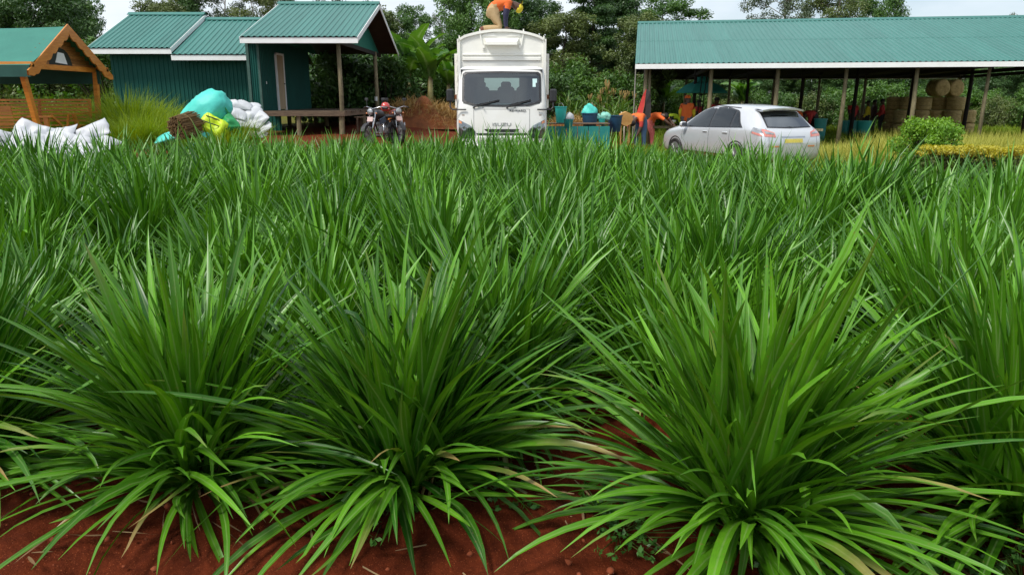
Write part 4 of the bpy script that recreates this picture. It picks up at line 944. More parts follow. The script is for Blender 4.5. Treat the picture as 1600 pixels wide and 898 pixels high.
def motorcycle(x, y, rz, label, tank, extra, seed):
    e = empty('motorcycle', (x, y, G(x, y)), rz, label, 'motorcycle', 'motorcycles by the porch')
    BK = BLACKP
    for px in (-.63, .63):
        w = wheel(e, (px, 0, .30), .30, .10, axis='y', rimr=.80, spokes=9)
    fr = MB(); fr.tube([(.40, 0, .92), (.10, 0, .62), (-.12, 0, .36)], .025, 7); fr.tube([(.40, 0, .86), (.22, 0, .42), (-.12, 0, .30)], .025, 7); fr.tube([(.1, 0, .66), (-.35, 0, .68), (-.75, 0, .74)], .022, 7); fr.tube([(-.35, 0, .66), (-.12, 0, .36)], .022, 7)
    for s in (-1, 1): fr.tube([(-.12, s * .08, .34), (-.63, s * .08, .30)], .022, 6); fr.tube([(-.35, s * .11, .68), (-.6, s * .10, .34)], .026, 7)
    fr.build('frame', BK, e, smooth=True)
    for s in (-1, 1): MB().tube([(.63, s * .085, .30), (.52, s * .085, .62), (.38, s * .085, .96)], [.026, .03, .024], 8).build('fork_leg', CHROME, e, smooth=True)
    MB().box((.05, 0, .42), (.34, .24, .26), bev=.05).lathe([(.10, 0), (.11, .1), (.08, .16)], 12, M=Matrix.Translation((.1, 0, .50))).build('engine', STEEL, e)
    MB().tube([(.16, -.1, .42), (.2, -.16, .26), (-.2, -.17, .22), (-.8, -.17, .30)], [.02, .025, .035, .045], 8).build('exhaust', CHROME, e, smooth=True)
    t = MB().tube([(.36, 0, .84), (.25, 0, .87), (.05, 0, .86), (-.10, 0, .78)], [.07, .14, .13, .08], 12).build('fuel_tank', tank, e, smooth=True)
    MB().box((-.36, 0, .80), (.62, .25, .09), bev=.04).build('seat', mat('seat_vinyl', (.02, .018, .018), .5), e)
    MB().box((-.80, 0, .80), (.34, .22, .03)).bar((-.95, -.1, .82), (-.95, .1, .82), .02).build('carrier', CHROME, e)
    hb = MB().tube([(.26, -.38, 1.06), (.36, -.22, 1.08), (.38, 0, 1.02), (.36, .22, 1.08), (.26, .38, 1.06)], .014, 7).build('handlebar', CHROME, e, smooth=True)
    for s in (-1, 1): MB().tube([(.30, s * .30, 1.075), (.23, s * .42, 1.05)], .02, 7).build('grip', RUBBER, hb); k = MB().tube([(.33, s * .24, 1.08), (.30, s * .27, 1.26)], .007, 5); k.box((.29, s * .28, 1.28), (.03, .12, .08), bev=.015); k.build('mirror', BK, e)
    hl = MB().lathe([(.04, -.07), (.09, -.03), (.10, .04)], 16, M=Matrix.Translation((.50, 0, .94)) @ Matrix.Rotation(PI / 2, 4, 'Y')).build('headlight', BK, e, smooth=True); MB().lathe([(.092, 0), (.06, .02), (.0, .03)], 16, M=Matrix.Translation((.541, 0, .94)) @ Matrix.Rotation(PI / 2, 4, 'Y')).build('lens', LENSM, hl)
    arc = [(.63 + .34 * math.cos(a), .30 + .34 * math.sin(a)) for a in [.35 + i * .22 for i in range(9)]]
    f = MB(); 
    for p, q in zip(arc, arc[1:]): f.bar((p[0], 0, p[1]), (q[0], 0, q[1]), .12, .012)
    f.build('front_mudguard', BK, e)
    arc = [(-.63 + .35 * math.cos(a), .30 + .35 * math.sin(a)) for a in [.6 + i * .22 for i in range(11)]]; f = MB()
    for p, q in zip(arc, arc[1:]): f.bar((p[0], 0, p[1]), (q[0], 0, q[1]), .15, .012)
    f.build('rear_mudguard', BK, e)
    MB().box((.55, 0, .74), (.015, .19, .13), rot=(0, -.3, 0)).build('number_plate', mat('plate_pink', (.72, .52, .48), .5), e)
    for s in (-1, 1):
        MB().box((.12, s * .13, .70), (.30, .03, .16), bev=.012, rot=(0, .3, 0)).build('side_panel', extra, e)
        MB().box((.47, s * .16, .90), (.04, .05, .04), bev=.012).build('indicator', AMBER, e)
    cg = MB().tube([(.28, -.26, .62), (.30, -.27, .36), (.26, -.2, .28), (.26, .2, .28), (.30, .27, .36), (.28, .26, .62)], .016, 7).build('crash_bar', CHROME, e, smooth=True)
    return e
m1 = motorcycle(ax(596, 22.0), 22.0, math.radians(-115), 'black motorcycle with pink number plate facing the field beside the porch', BLACKP, mat('blue_panel', (.05, .08, .13), .3), 1)
m2 = motorcycle(ax(614, 23.0), 23.0, math.radians(-62), 'motorcycle with orange side panels parked behind the black one', mat('tank_red', (.25, .03, .02), .3, coat=.5), mat('orange_panel', (.75, .25, .05), .4), 2)
# a red helmet resting on the second tank and a dark blue bag on the first handlebar
def helmet(o, loc):
    k = MB(); k.lathe([(.10, 0), (.135, .06), (.14, .13), (.12, .20), (.07, .245), (.01, .26)], 16); h = k.build('helmet', mat('helmet_red', (.62, .06, .05), .3, coat=.6), None, smooth=True); h.location = loc
    tag(h, 'red helmet resting on the motorcycle seats', 'helmet'); MB().box((0, -.125, .10), (.17, .05, .09), bev=.02).build('visor', BLACKP, h)
helmet(m2, (ax(603, 22.6), 22.6, G(-4, 22.6) + .92))
# ------------------------------------------------------------------ trees
BARK = mat('bark', '4a3d30', .9, '2b241c', scale=4, stretch=(3, 3, .7), bump=.5)
PALEBARK = mat('pale_bark', '9a8f80', .85, '6d6254', scale=3, stretch=(3, 3, .6), bump=.3)
LEAF = {'dark': leafmat('leaf_dark', (.022, .066, .016), (.088, .180, .038), trans=.25, objrand=.25),
        'mid': leafmat('leaf_mid', (.034, .100, .018), (.125, .240, .042), trans=.28, objrand=.25),
        'olive': leafmat('leaf_olive', (.052, .088, .020), (.165, .210, .050), trans=.2, objrand=.25),
        'grey': leafmat('leaf_grey', (.045, .075, .035), (.14, .18, .085), trans=.2, objrand=.25),
        'bright': leafmat('leaf_bright', (.035, .105, .012), (.125, .25, .035), trans=.28, objrand=.25),
        'lime': leafmat('leaf_lime', (.06, .19, .010), (.24, .44, .03), trans=.3, objrand=.2),
        'gold': leafmat('leaf_gold', (.36, .34, .02), (.60, .54, .05), trans=.3, objrand=.2)}
def limbs(mb, r, base, top, r0, n, spread, rise, wob=.3):
    """a leaning tapered trunk and limbs; returns the limb ends"""
    pts = [Vector(base)]; m = 7
    for i in range(1, m + 1):
        t = i / m; p = Vector(base).lerp(Vector(top), t) + Vector((r.gauss(0, wob), r.gauss(0, wob), 0)) * t * .5; pts.append(p)
    mb.tube(pts, [r0 * (1.25 if i == 0 else 1 - .85 * i / m) for i in range(m + 1)], 9); ends = [pts[-1]]
    for k in range(n):
        t = r.uniform(.32, .95); i = min(int(t * m), m - 1); p = pts[i].lerp(pts[i + 1], t * m - i); a = r.uniform(0, 2 * PI); L = spread * (1.15 - .65 * t) * r.uniform(.7, 1.2)
        q = p + Vector((math.cos(a) * L * .5, math.sin(a) * L * .5, rise * L * .35)); e = p + Vector((math.cos(a) * L, math.sin(a) * L, rise * L * r.uniform(.5, 1)))
        rr = r0 * (1 - .85 * t) * .6; mb.tube([p, q, e], [rr, rr * .65, rr * .25], 6); ends.append(e); ends.append(q.lerp(e, .4))
        if r.random() < .7:
            b = a + r.uniform(-1, 1); f = q + Vector((math.cos(b) * L * .45, math.sin(b) * L * .45, rise * L * .4)); mb.tube([q, f], [rr * .5, rr * .18], 5); ends.append(f)
    return ends
def tree_proto(kind, seed, H, R, z0, leaf, lsize, n_limb, per, cl_r, bark=BARK, rise=.6, shape='round', extra=40, tr=.16, flat=.8):
    r = random.Random(seed); rng = np.random.default_rng(seed); mb = MB()
    ends = limbs(mb, r, (0, 0, -.3), (r.gauss(0, .3), r.gauss(0, .3), H * .9), tr, n_limb, R * .8, rise)
    cs = [tuple(p) for p in ends if p.z > z0]; cs = [(x, y, z) for x, y, z in cs if math.hypot(x, y) < R * 1.05]
    for i in range(extra):
        z = r.uniform(z0, H); t = (z - z0) / (H - z0)
        prof = {'round': math.sqrt(max(0, 1 - (2 * t - .85) ** 2 * .75)), 'cone': 1.05 - .9 * t, 'column': .75 + .35 * math.sin(PI * t) - .3 * t}[shape]
        a = r.uniform(0, 2 * PI); q = R * prof * math.sqrt(r.uniform(.15, 1)) * r.uniform(.8, 1.12)
        cs.append((q * math.cos(a), q * math.sin(a), z))
    cs = np.array(cs); rad = cl_r * rng.uniform(.6, 1.3, len(cs))
    V, F, A = leaves(rng, cs, rad, (per * (rad / cl_r) ** 2).astype(int) + 20, lsize, flat=flat, updown=.5, shell=.35)
    tm = mb.mesh('trunk', bark, True); cm = np_mesh('crown', V, F, LEAF[leaf], A, smooth=False)
    return tm, cm
PROTO = {
    'broad': tree_proto('t', 1, 9.5, 4.6, 1.2, 'dark', .20, 22, 320, .85, extra=75),
    'broad2': tree_proto('t', 2, 10.5, 3.8, 1.5, 'mid', .20, 20, 280, .80, extra=60),
    'round': tree_proto('t', 3, 11.0, 2.7, 2.0, 'mid', .18, 18, 260, .65, shape='column', extra=60),
    'gum': tree_proto('t', 4, 12.0, 3.6, 4.5, 'grey', .17, 18, 150, .55, bark=PALEBARK, rise=1.0, extra=10, tr=.17),
    'gum2': tree_proto('t', 5, 12.5, 3.3, 3.5, 'olive', .18, 20, 230, .70, bark=PALEBARK, rise=.9, extra=26),
    'conifer': tree_proto('t', 6, 13.0, 3.4, 1.2, 'dark', .20, 26, 240, .75, rise=.15, shape='cone', extra=85, flat=.5),
    'cypress': tree_proto('t', 7, 11.5, 2.6, .8, 'dark', .19, 20, 280, .65, rise=.5, shape='column', extra=85),
    'olive': tree_proto('t', 8, 9.0, 2.8, 1.0, 'olive', .17, 18, 240, .65, rise=.6, shape='round', extra=50),
}
def place_tree(kind, u, topv, Y, label, group=None, hmul=1.0, wide=1.0, seed=0):
    tm, cm = PROTO[kind]; H = {'broad': 9.9, 'broad2': 10.9, 'round': 11.4, 'gum': 12.2, 'gum2': 12.7, 'conifer': 13.1, 'cypress': 11.8, 'olive': 9.4}[kind]
    z = at(u, topv, Y).z; x = ax(u, Y, max(z * .6, 1)); g = G(x, Y); s = (z - g) / H
    e = empty('tree', (x, Y, g), random.Random(seed + u).uniform(0, 6.28), label, 'tree', group); e.scale = (s * wide, s * wide, s)
    link('trunk', tm, e); link('crown', cm, e); return e
for t in [
    ('broad', 60, -70, 38, 'huge dark broadleaf tree behind the garden swing', None, 1, .95),
    ('broad2', -40, -40, 44, 'broadleaf tree at the left edge behind the garden swing', None, 1, 1.1),
    ('broad', 112, -30, 46, 'dark broadleaf tree behind the left end of the green building', None, 1, .7),
    ('olive', 258, -14, 47, 'pale olive tree peeping over the left roof of the green building', None, 1, 1.0),
    ('cypress', 300, -25, 50, 'dark tree above the left roof ridge of the green building', None, 1, 1.0),
    ('gum', 352, -55, 52, 'thin open tree showing sky above the middle roof', None, 1, 1.0),
    ('gum2', 405, -40, 50, 'open-crowned tree just left of the porch roof ridge', None, 1, 1.0),
    ('conifer', 452, -10, 55, 'dark conifer behind the left end of the porch roof ridge', None, 1, 1.0),
    ('gum', 520, -60, 58, 'thin tall gum tree over the middle of the porch roof', None, 1, 1.0),
    ('olive', 572, -6, 50, 'olive green tree behind the right end of the porch roof', None, 1, 1.2),
    ('round', 618, 12, 52, 'hazy mid-green tree right of the porch gable', None, 1, 1.1),
    ('round', 648, 2, 56, 'tall rounded tree standing between the porch gable and the sky gap', None, 1, 1.1),
    ('gum', 693, 14, 60, 'slim pale gum tree in the sky gap left of the truck', None, 1, .7),
    ('broad2', 742, -60, 42, 'tall bright-green tree behind the left half of the truck box', None, 1, .85),
    ('cypress', 796, -50, 45, 'dense dark tree behind the kneeling worker', None, 1, 1.15),
    ('cypress', 848, -4, 50, 'dark tree behind the right corner of the truck box', None, 1, 1.1),
    ('olive', 880, 8, 44, 'brownish olive tree just right of the truck box', None, 1, 1.3),
    ('conifer', 925, -50, 46, 'tall dark conifer between the truck and the long shed', None, 1, 1.0),
    ('conifer', 972, -45, 50, 'dark conifer rising behind the left end of the long shed roof', None, 1, 1.1),
    ('round', 1040, -14, 58, 'rounded tree above the left end of the long shed roof', None, 1, 1.6),
    ('olive', 1003, 10, 44, 'olive tree touching the left edge of the long shed roof', None, 1, 1.0),
    ('gum', 1112, 22, 62, 'small tree top just showing over the shed ridge near its left end', None, 1, .7),
    ('gum', 1222, -55, 56, 'open pale gum tree above the middle of the shed roof', None, 1, 1.1),
    ('gum2', 1300, -70, 58, 'leafy dark gum tree above the middle of the shed roof', None, 1, .95),
    ('broad2', 1362, -28, 62, 'rounded olive tree right of the gum trees above the shed roof', None, 1, .75),
    ('gum', 1560, 12, 62, 'small tree tip showing over the right end of the shed roof', None, 1, .6)]:
    place_tree(*t)
r_ = random.Random(77)
for i in range(26):      # the dark wood seen beneath the long roof
    u = 1010 + i * 26 + r_.uniform(-12, 12); Y = r_.uniform(51, 64)
    z = r_.uniform(3.9, 4.8); v = 156 - (z - 1.6) * 1164 / (.97 * .97 * Y)
    place_tree(r_.choice(['broad', 'conifer', 'cypress', 'broad2']), u, v, Y, 'dark tree in the wood seen beneath the long shed roof', 'trees beyond the long shed', 1, r_.uniform(1.0, 1.7), i)
for i in range(13):
    u = 585 + i * 34 + r_.uniform(-12, 12); Y = r_.uniform(44, 52); v = r_.uniform(50, 95)
    if 708 < u < 860: continue
    place_tree(r_.choice(['broad', 'broad2', 'cypress']), u, v, Y, 'low dark tree filling the wood behind the yard', 'low trees behind the yard', 1, r_.uniform(1.1, 1.7), i)
for i in range(9):
    u = 20 + i * 62 + r_.uniform(-12, 12); Y = r_.uniform(44, 54); v = r_.uniform(60, 85)
    place_tree(r_.choice(['broad', 'broad2', 'cypress']), u, v, Y, 'low tree in the wood behind the green building', 'low trees behind the green building', 1, r_.uniform(1.2, 1.8), i)

def far_wood():
    rng = np.random.default_rng(31); n = 620; x = rng.uniform(-75, 80, n); y = rng.uniform(66, 82, n); z = rng.uniform(0, 5.2, n)
    V, F, A = leaves(rng, np.stack([x, y, z], -1), rng.uniform(1.0, 1.9, n), 120, .42)
    tag(link('far_wood', np_mesh('far_wood', V, F, LEAF['dark'], A, smooth=False)), 'far dark wood closing the view behind everything', 'wood', kind='stuff')
far_wood()

# ------------------------------------------------------------------ shrubs, banana plants, canes
def shrub_proto(seed, leaf, R=1.3, H=1.9, n=46, per=110, ls=.13, cr=.34):
    r = random.Random(seed); rng = np.random.default_rng(seed); mb = MB(); cs = []
    for i in range(n):
        a = r.uniform(0, 2 * PI); t = r.uniform(.12, 1); q = R * math.sqrt(r.random()) * math.sqrt(max(.08, 1 - (t - .35) ** 2 * 1.6)); p = Vector((q * math.cos(a), q * math.sin(a), H * t)); cs.append(tuple(p))
        if i % 3 == 0: mb.tube([(p.x * .1, p.y * .1, -.1), (p.x * .5, p.y * .5, p.z * .55), tuple(p)], [.03, .02, .008], 5)
    V, F, A = leaves(rng, cs, cr * rng.uniform(.7, 1.3, n), per, ls, shell=.3)
    return mb.mesh('stems', BARK, True), np_mesh('foliage', V, F, LEAF[leaf], A, smooth=False)
SH = {k: shrub_proto(s, l, **kw) for k, s, l, kw in [('mid', 1, 'mid', {}), ('bright', 2, 'bright', {}), ('olive', 3, 'olive', dict(ls=.11)), ('lime', 4, 'lime', dict(R=.46, H=.90, n=110, per=150, ls=.040, cr=.11)), ('dark', 5, 'dark', dict(ls=.15))]}
def shrub(kind, x, y, s, label, group=None, sz=None, rz=None):
    e = empty('shrub', (x, y, G(x, y)), rnd.uniform(0, 6.28) if rz is None else rz, label, 'shrub', group); e.scale = (s, s, sz or s); link('stems', SH[kind][0], e); link('foliage', SH[kind][1], e); return e
shrub('lime', ax(1452, 13.6), 13.6, 1.3, 'bright green rounded shrub at the end of the golden hedge', rz=.4, sz=1.35)
shrub('lime', ax(1478, 14.6), 14.6, .9, 'small bright shrub pressed against the rounded one by the golden hedge', rz=2.0)
r_ = random.Random(5)
for i in range(22):
    u = 1000 + i * 29 + r_.uniform(-10, 10); Y = r_.uniform(46.5, 50); shrub(r_.choice(['bright', 'mid', 'bright', 'olive']), ax(u, Y), Y, r_.uniform(.9, 1.35), 'sunlit green bush behind the back poles of the long shed', 'bushes behind the long shed')
for i in range(16):
    u = 560 + i * 27 + r_.uniform(-10, 10); Y = r_.uniform(36.5, 41)
    if 715 < u < 850: continue
    shrub(r_.choice(['mid', 'dark', 'bright']), ax(u, Y), Y, r_.uniform(1.1, 1.7), 'leafy bush in the thicket behind the yard', 'bushes behind the yard')
for i in range(7):
    u = 15 + i * 26; Y = r_.uniform(30, 35); shrub(r_.choice(['mid', 'olive', 'bright']), ax(u, Y), Y, r_.uniform(1.2, 1.7), 'bush between the garden swing and the big broadleaf tree', 'bushes behind the garden swing')
for i in range(5):
    Y = r_.uniform(34, 37); shrub('dark', ax(500 + i * 26, Y), Y, r_.uniform(1.2, 1.6), 'dark bush seen through the open porch', 'bushes behind the porch')

BAN = leafmat('banana_leaf', (.05, .15, .02), (.14, .28, .05), trans=.35, vein=.6, rough=.4)
def banana_leaves():
    rng = np.random.default_rng(8); out = []
    for i in range(5):
        V, F, A = blades(rng, 1, rng.uniform(.15, .75), rng.uniform(.6, 1.5), rng.uniform(1.7, 2.3), rng.uniform(.60, .78), segs=14, phi=0, fold=.3, droop_floor=False, tint=rng.uniform())
        V = V.reshape(-1, 3, 3); V[:, 0] += rng.normal(0, .03, (15, 3)); V[:, 2] += rng.normal(0, .03, (15, 3)); out.append(np_mesh('leaf', V.reshape(-1, 3), F, BAN, A))
    return out
BL = banana_leaves()
def banana(u, Y, s, label, seed):
    r = random.Random(seed); x = ax(u, Y); e = empty('banana_plant', (x, Y, G(x, Y)), 0, label, 'banana plant', 'banana plants behind the yard'); e.scale = (s, s, s)
    MB().tube([(0, 0, -.2), (.03, 0, .9), (.05, .03, 1.9)], [.15, .12, .08], 10).build('stem', mat('banana_stem', '7d7a45', .6, '5b4a2c', scale=3), e, smooth=True)
    for i in range(9): link('leaf', r.choice(BL), e, (.04, .02, 1.75 + r.uniform(-.2, .15)), (0, 0, i * 2.4 + r.uniform(-.3, .3)), r.uniform(.8, 1.1))
for i, (u, Y, s, lab) in enumerate([(640, 35, 1.12, 'banana plant with a long pale leaf midway between porch and truck'), (672, 34, 1.12, 'banana plant with upright leaves beside the truck box'), (612, 37, 1.05, 'banana plant nearest the porch gable'), (700, 37, 1.0, 'banana plant half hidden by the truck'), (655, 39, 1.2, 'tall banana plant behind the other banana plants'), (1035, 45, 1.0, 'banana plant seen under the left part of the long shed'), (1158, 46, 1.0, 'banana plant behind the parked car under the shed')]):
    banana(u, Y, s, lab, i)

CANE = leafmat('cane_leaf', (.05, .13, .02), (.15, .28, .05), trans=.3)
def cane(u, Y, h, label, seed, tassel=True, n=5):
    rng = np.random.default_rng(seed); r = random.Random(seed); x = ax(u, Y); e = empty('tall_cane', (x, Y, G(x, Y)), 0, label, 'cane plant', 'tall canes left of the long shed'); mb = MB(); ts = MB(); P = []
    for i in range(n):
        a = r.uniform(0, 6.28); q = r.uniform(0, .35); bx, by = q * math.cos(a), q * math.sin(a); hh = h * r.uniform(.75, 1.1); tx, ty = bx * 1.5, by * 1.5; mb.tube([(bx, by, -.1), (tx, ty, hh * .85)], [.018, .010], 6)
        k = 9; V, F, A = blades(rng, k, rng.uniform(.3, .7, k), rng.uniform(.6, 1.5, k), rng.uniform(.6, 1.1, k), .05, base_z=rng.uniform(.15, .8, k) * hh, segs=7, droop_floor=False); V[:, 0] += bx * 1.3; V[:, 1] += by * 1.3; P.append((V, F, A))
        if tassel:
            for j in range(9): b = r.uniform(0, 6.28); ts.tube([(tx, ty, hh * .83), (tx + .10 * math.cos(b), ty + .10 * math.sin(b), hh * (.95 + .1 * r.random()))], [.010, .022], 5)
    mb.build('stems', mat('cane_stem', '6f7a3a', .7), e, smooth=True)['kind'] = 'stuff'; V, F, A = cat(P); link('leaves', np_mesh('leaves', V, F, CANE, A), e)
    if tassel: ts.build('tassels', mat('tassel', '8a7440', .9, '6a5a30'), e, smooth=True)['kind'] = 'stuff'
for i, (u, Y, h, lab, t) in enumerate([(948, 33, 2.3, 'tall cane with brown tassels left of the long shed', True), (966, 32, 2.0, 'leafy cane nearest the hanging jacket', False), (934, 34, 1.7, 'shorter cane at the left of the cane patch', True), (978, 34, 2.1, 'cane with pale tassels touching the shed corner', True), (957, 31, 1.5, 'low leafy cane in front of the tasselled canes', False), (905, 35, 1.6, 'leafy cane behind the dry brush heap', False), (886, 36, 1.9, 'bushy cane just right of the truck box', False)]):
    cane(u, Y, h, lab, i, t, 7)

# ------------------------------------------------------------------ tall loose grasses, hedge, brush heaps
def tuft_mesh(seed, n, h, w, m, spread=.9, br=.25):
    rng = np.random.default_rng(seed); V, F, A = blades(rng, n, rng.uniform(.02, spread, n), rng.uniform(.1, 1.1, n), h * rng.uniform(.55, 1.1, n), w * rng.uniform(.7, 1.3, n), base_r=rng.uniform(0, br, n), segs=5, droop_floor=True)
    return np_mesh('foliage', V, F, m, A)
SOFT = leafmat('soft_grass', (.11, .20, .012), (.32, .42, .05), trans=.35, rough=.6, sheen=.2)
STRAW = leafmat('straw_grass', (.30, .33, .05), (.58, .55, .14), dry='b09a58', trans=.3, rough=.7, sheen=.2)
TUFT = [tuft_mesh(60 + i, 700, 1.25, .012, SOFT, .8, .45) for i in range(3)]
TLIB = [('tall soft green grass tuft right of the garden swing', 206, 21.6, 1.25), ('soft green grass tuft against the green wall', 238, 23.2, 1.05), ('grass tuft beside the teal bundle', 256, 20.6, .85), ('grass tuft nearest the swing post', 192, 23.6, 1.3), ('yellow-green tuft behind the swing bench', 120, 24.0, 1.1), ('grass tuft behind the middle of the swing', 70, 24.4, 1.1), ('grass tuft at the left edge behind the swing', 25, 24.6, 1.1), ('low grass tuft in front of the green wall', 285, 24.6, .75), ('short grass tuft left of the teal bundle', 226, 19.6, .8), ('grass tuft by the white sack pile', 372, 19.6, .7), ('wispy tuft at the foot of the green wall', 336, 25.4, .7), ('grass tuft beneath the neon sack', 352, 18.6, .55), ('wide low tuft behind the sacks on the left', 195, 19.0, .75)]
for i, (lab, u, Y, s) in enumerate(TLIB):
    x = ax(u, Y); o = link('grass_tuft', TUFT[i % 3], None, (x, Y, G(x, Y)), (0, 0, i * 1.3), (s * 1.15, s * 1.15, s)); tag(o, lab, 'grass tuft', 'soft grass tufts on the left')
def meadow(name, label, region, n, h0, h1, m, seed, w=.012, tilt=.5):
    rng = np.random.default_rng(seed); xs, ys = [], []
    (x0, x1, y0, y1) = region; x = rng.uniform(x0, x1, n); y = rng.uniform(y0, y1, n)
    V, F, A = blades(rng, n, rng.uniform(0, tilt, n), rng.uniform(.1, .9, n), rng.uniform(h0, h1, n), w * rng.uniform(.7, 1.4, n), segs=4, droop_floor=False)
    k = len(V) // n; V[:, 0] += np.repeat(x, k); V[:, 1] += np.repeat(y, k); V[:, 2] += np.repeat(gz(x, y), k)
    tag(link(name, np_mesh(name, V, F, m, A)), label, 'grass', kind='stuff')
meadow('dry_grass', 'tall straw-coloured grass behind the golden hedge', (8.6, 15.5, 15.2, 19.5), 15000, .7, 1.15, STRAW, 1)
meadow('dry_grass', 'straw-coloured grass between the car and the rounded shrub', (8.4, 11.5, 17.5, 24), 8000, .25, .65, STRAW, 2)
meadow('turf', 'short green turf round the parked car', (3.5, 16, 12, 27), 26000, .10, .38, SOFT, 3, w=.014, tilt=.9)
meadow('turf', 'short grass in front of the green building', (-16, -8.5, 18.5, 27), 14000, .12, .45, SOFT, 4, w=.014, tilt=.9)
meadow('turf', 'thin turf on the far side of the yard', (-4, 30, 30, 46), 24000, .15, .5, SOFT, 5, w=.02, tilt=.8)
meadow('weeds', 'low grass growing along the far edge of the field', (-6.5, 4.5, 14.6, 16.6), 3200, .15, .5, GRASS, 6, w=.016, tilt=.7)

def hedge():
    rng = np.random.default_rng(12); r = random.Random(12); y = 12.6; x0, x1 = ax(1438, y), ax(1640, 11.9)
    e = empty('golden_hedge', (x0, y, G(x0, y)), 0, 'low clipped hedge with golden yellow tips along the right edge', 'hedge'); L = x1 - x0
    n = 190; cs = np.stack([rng.uniform(0, L, n), rng.uniform(-.28, .28, n), rng.uniform(.08, .72, n)], -1); cs[:, 1] -= cs[:, 0] * .17
    V, F, A = leaves(rng, cs, .13, 70, .05, shell=.2); link('foliage', np_mesh('foliage', V, F, LEAF['olive'], A, smooth=False), e)
    n = 150; cs = np.stack([rng.uniform(0, L, n), rng.uniform(-.32, .3, n), rng.uniform(.74, .84, n)], -1); cs[:, 1] -= cs[:, 0] * .17
    V, F, A = leaves(rng, cs, .085, 80, .045, shell=.1, flat=.6); link('golden_tips', np_mesh('golden_tips', V, F, LEAF['gold'], A, smooth=False), e)
    mb = MB()
    for i in range(60): x = r.uniform(0, L); yy = r.uniform(-.2, .2) - x * .17; mb.tube([(x, yy, -.05), (x + r.gauss(0, .08), yy, .55)], [.014, .006], 5)
    mb.build('stems', BARK, e)['kind'] = 'stuff'
hedge()

def heap(u, Y, w, d, h, label, seed):
    rng = np.random.default_rng(seed); x = ax(u, Y); e = empty('brush_heap', (x, Y, G(x, Y)), 0, label, 'brush heap', 'heaps of earth and dry brush'); n = 40; gx, gy = np.meshgrid(np.linspace(-1, 1, n), np.linspace(-1, 1, n))
    q = np.clip(1 - gx ** 2 - gy ** 2, 0, 1) ** .7; z = h * q * (.75 + .5 * lattice(rng, gx + 5, gy + 5, 2.3)) + .12 * lattice(rng, gx + 5, gy + 5, 6) * (q > 0) - .12
    V = np.stack([gx * w, gy * d, z], -1).reshape(-1, 3); a = (np.arange(n - 1)[:, None] * n + np.arange(n - 1)[None]).ravel(); F = np.stack([a, a + 1, a + n + 1, a + n], 1)
    link('earth', np_mesh('earth', V, F, mat('heap_earth', '9a5a30', .95, '70442a', scale=3, bump=.6)), e)
    k = 1500; px = rng.uniform(-.9, .9, k); py = rng.uniform(-.9, .5, k); qq = np.clip(1 - px ** 2 - py ** 2, 0, 1) ** .7
    V, F, A = blades(rng, k, rng.uniform(.3, 1.5, k), rng.uniform(.2, 1.4, k), rng.uniform(.2, .6, k), .018, segs=4, droop_floor=False); m = len(V) // k; V[:, 0] += np.repeat(px * w, m); V[:, 1] += np.repeat(py * d, m); V[:, 2] += np.repeat(h * qq * .75, m)
    o = link('dry_brush', np_mesh('dry_brush', V, F, leafmat('dry_brush%d' % seed, (.26, .15, .05), (.50, .34, .12), trans=.2, rough=.8), A), e); o['kind'] = 'stuff'
heap(650, 30.5, 1.7, 1.2, 1.15, 'brown heap of earth and dry brush between the motorcycles and the truck', 1)
heap(690, 31.5, 1.3, 1.0, .9, 'lower brush heap half hidden behind the truck', 2)
heap(895, 30.5, 1.4, 1.0, 1.0, 'brown heap of dry brush right of the truck', 3)
# ------------------------------------------------------------------ people
SKIN = mat('skin', (.075, .036, .022), .5, (.10, .05, .03), scale=12)
HAIR = mat('hair', (.008, .007, .006), .8, (.015, .012, .01), scale=40)
def cloth(name, c, c2=None): return mat('cloth_' + name, c, .85, c2, scale=7, bump=.25, bscale=60)
CL = {'orange': cloth('orange', (.82, .17, .03), (.70, .12, .02)), 'red': cloth('red', (.55, .05, .035), (.42, .03, .03)), 'navy': cloth('navy', (.018, .018, .05), (.03, .03, .07)), 'khaki': cloth('khaki', (.50, .36, .19), (.42, .29, .14)),
      'yellow': cloth('yellow', (.72, .60, .03), (.6, .48, .03)), 'neon': cloth('neon', (.60, .78, .03), (.5, .68, .03)), 'dark': cloth('dark', (.02, .02, .022), (.035, .03, .03)), 'brown': cloth('brown', (.10, .035, .03), (.07, .03, .03)), 'grey': cloth('grey', (.16, .16, .18), (.12, .12, .13)), 'pink': cloth('pink', (.65, .16, .14), (.55, .12, .1)), 'blue': cloth('blue', (.08, .16, .28), (.06, .12, .2)), 'shoe': cloth('shoe', (.22, .09, .05), (.15, .06, .04)), 'white': cloth('white', (.7, .7, .68), (.6, .6, .58))}
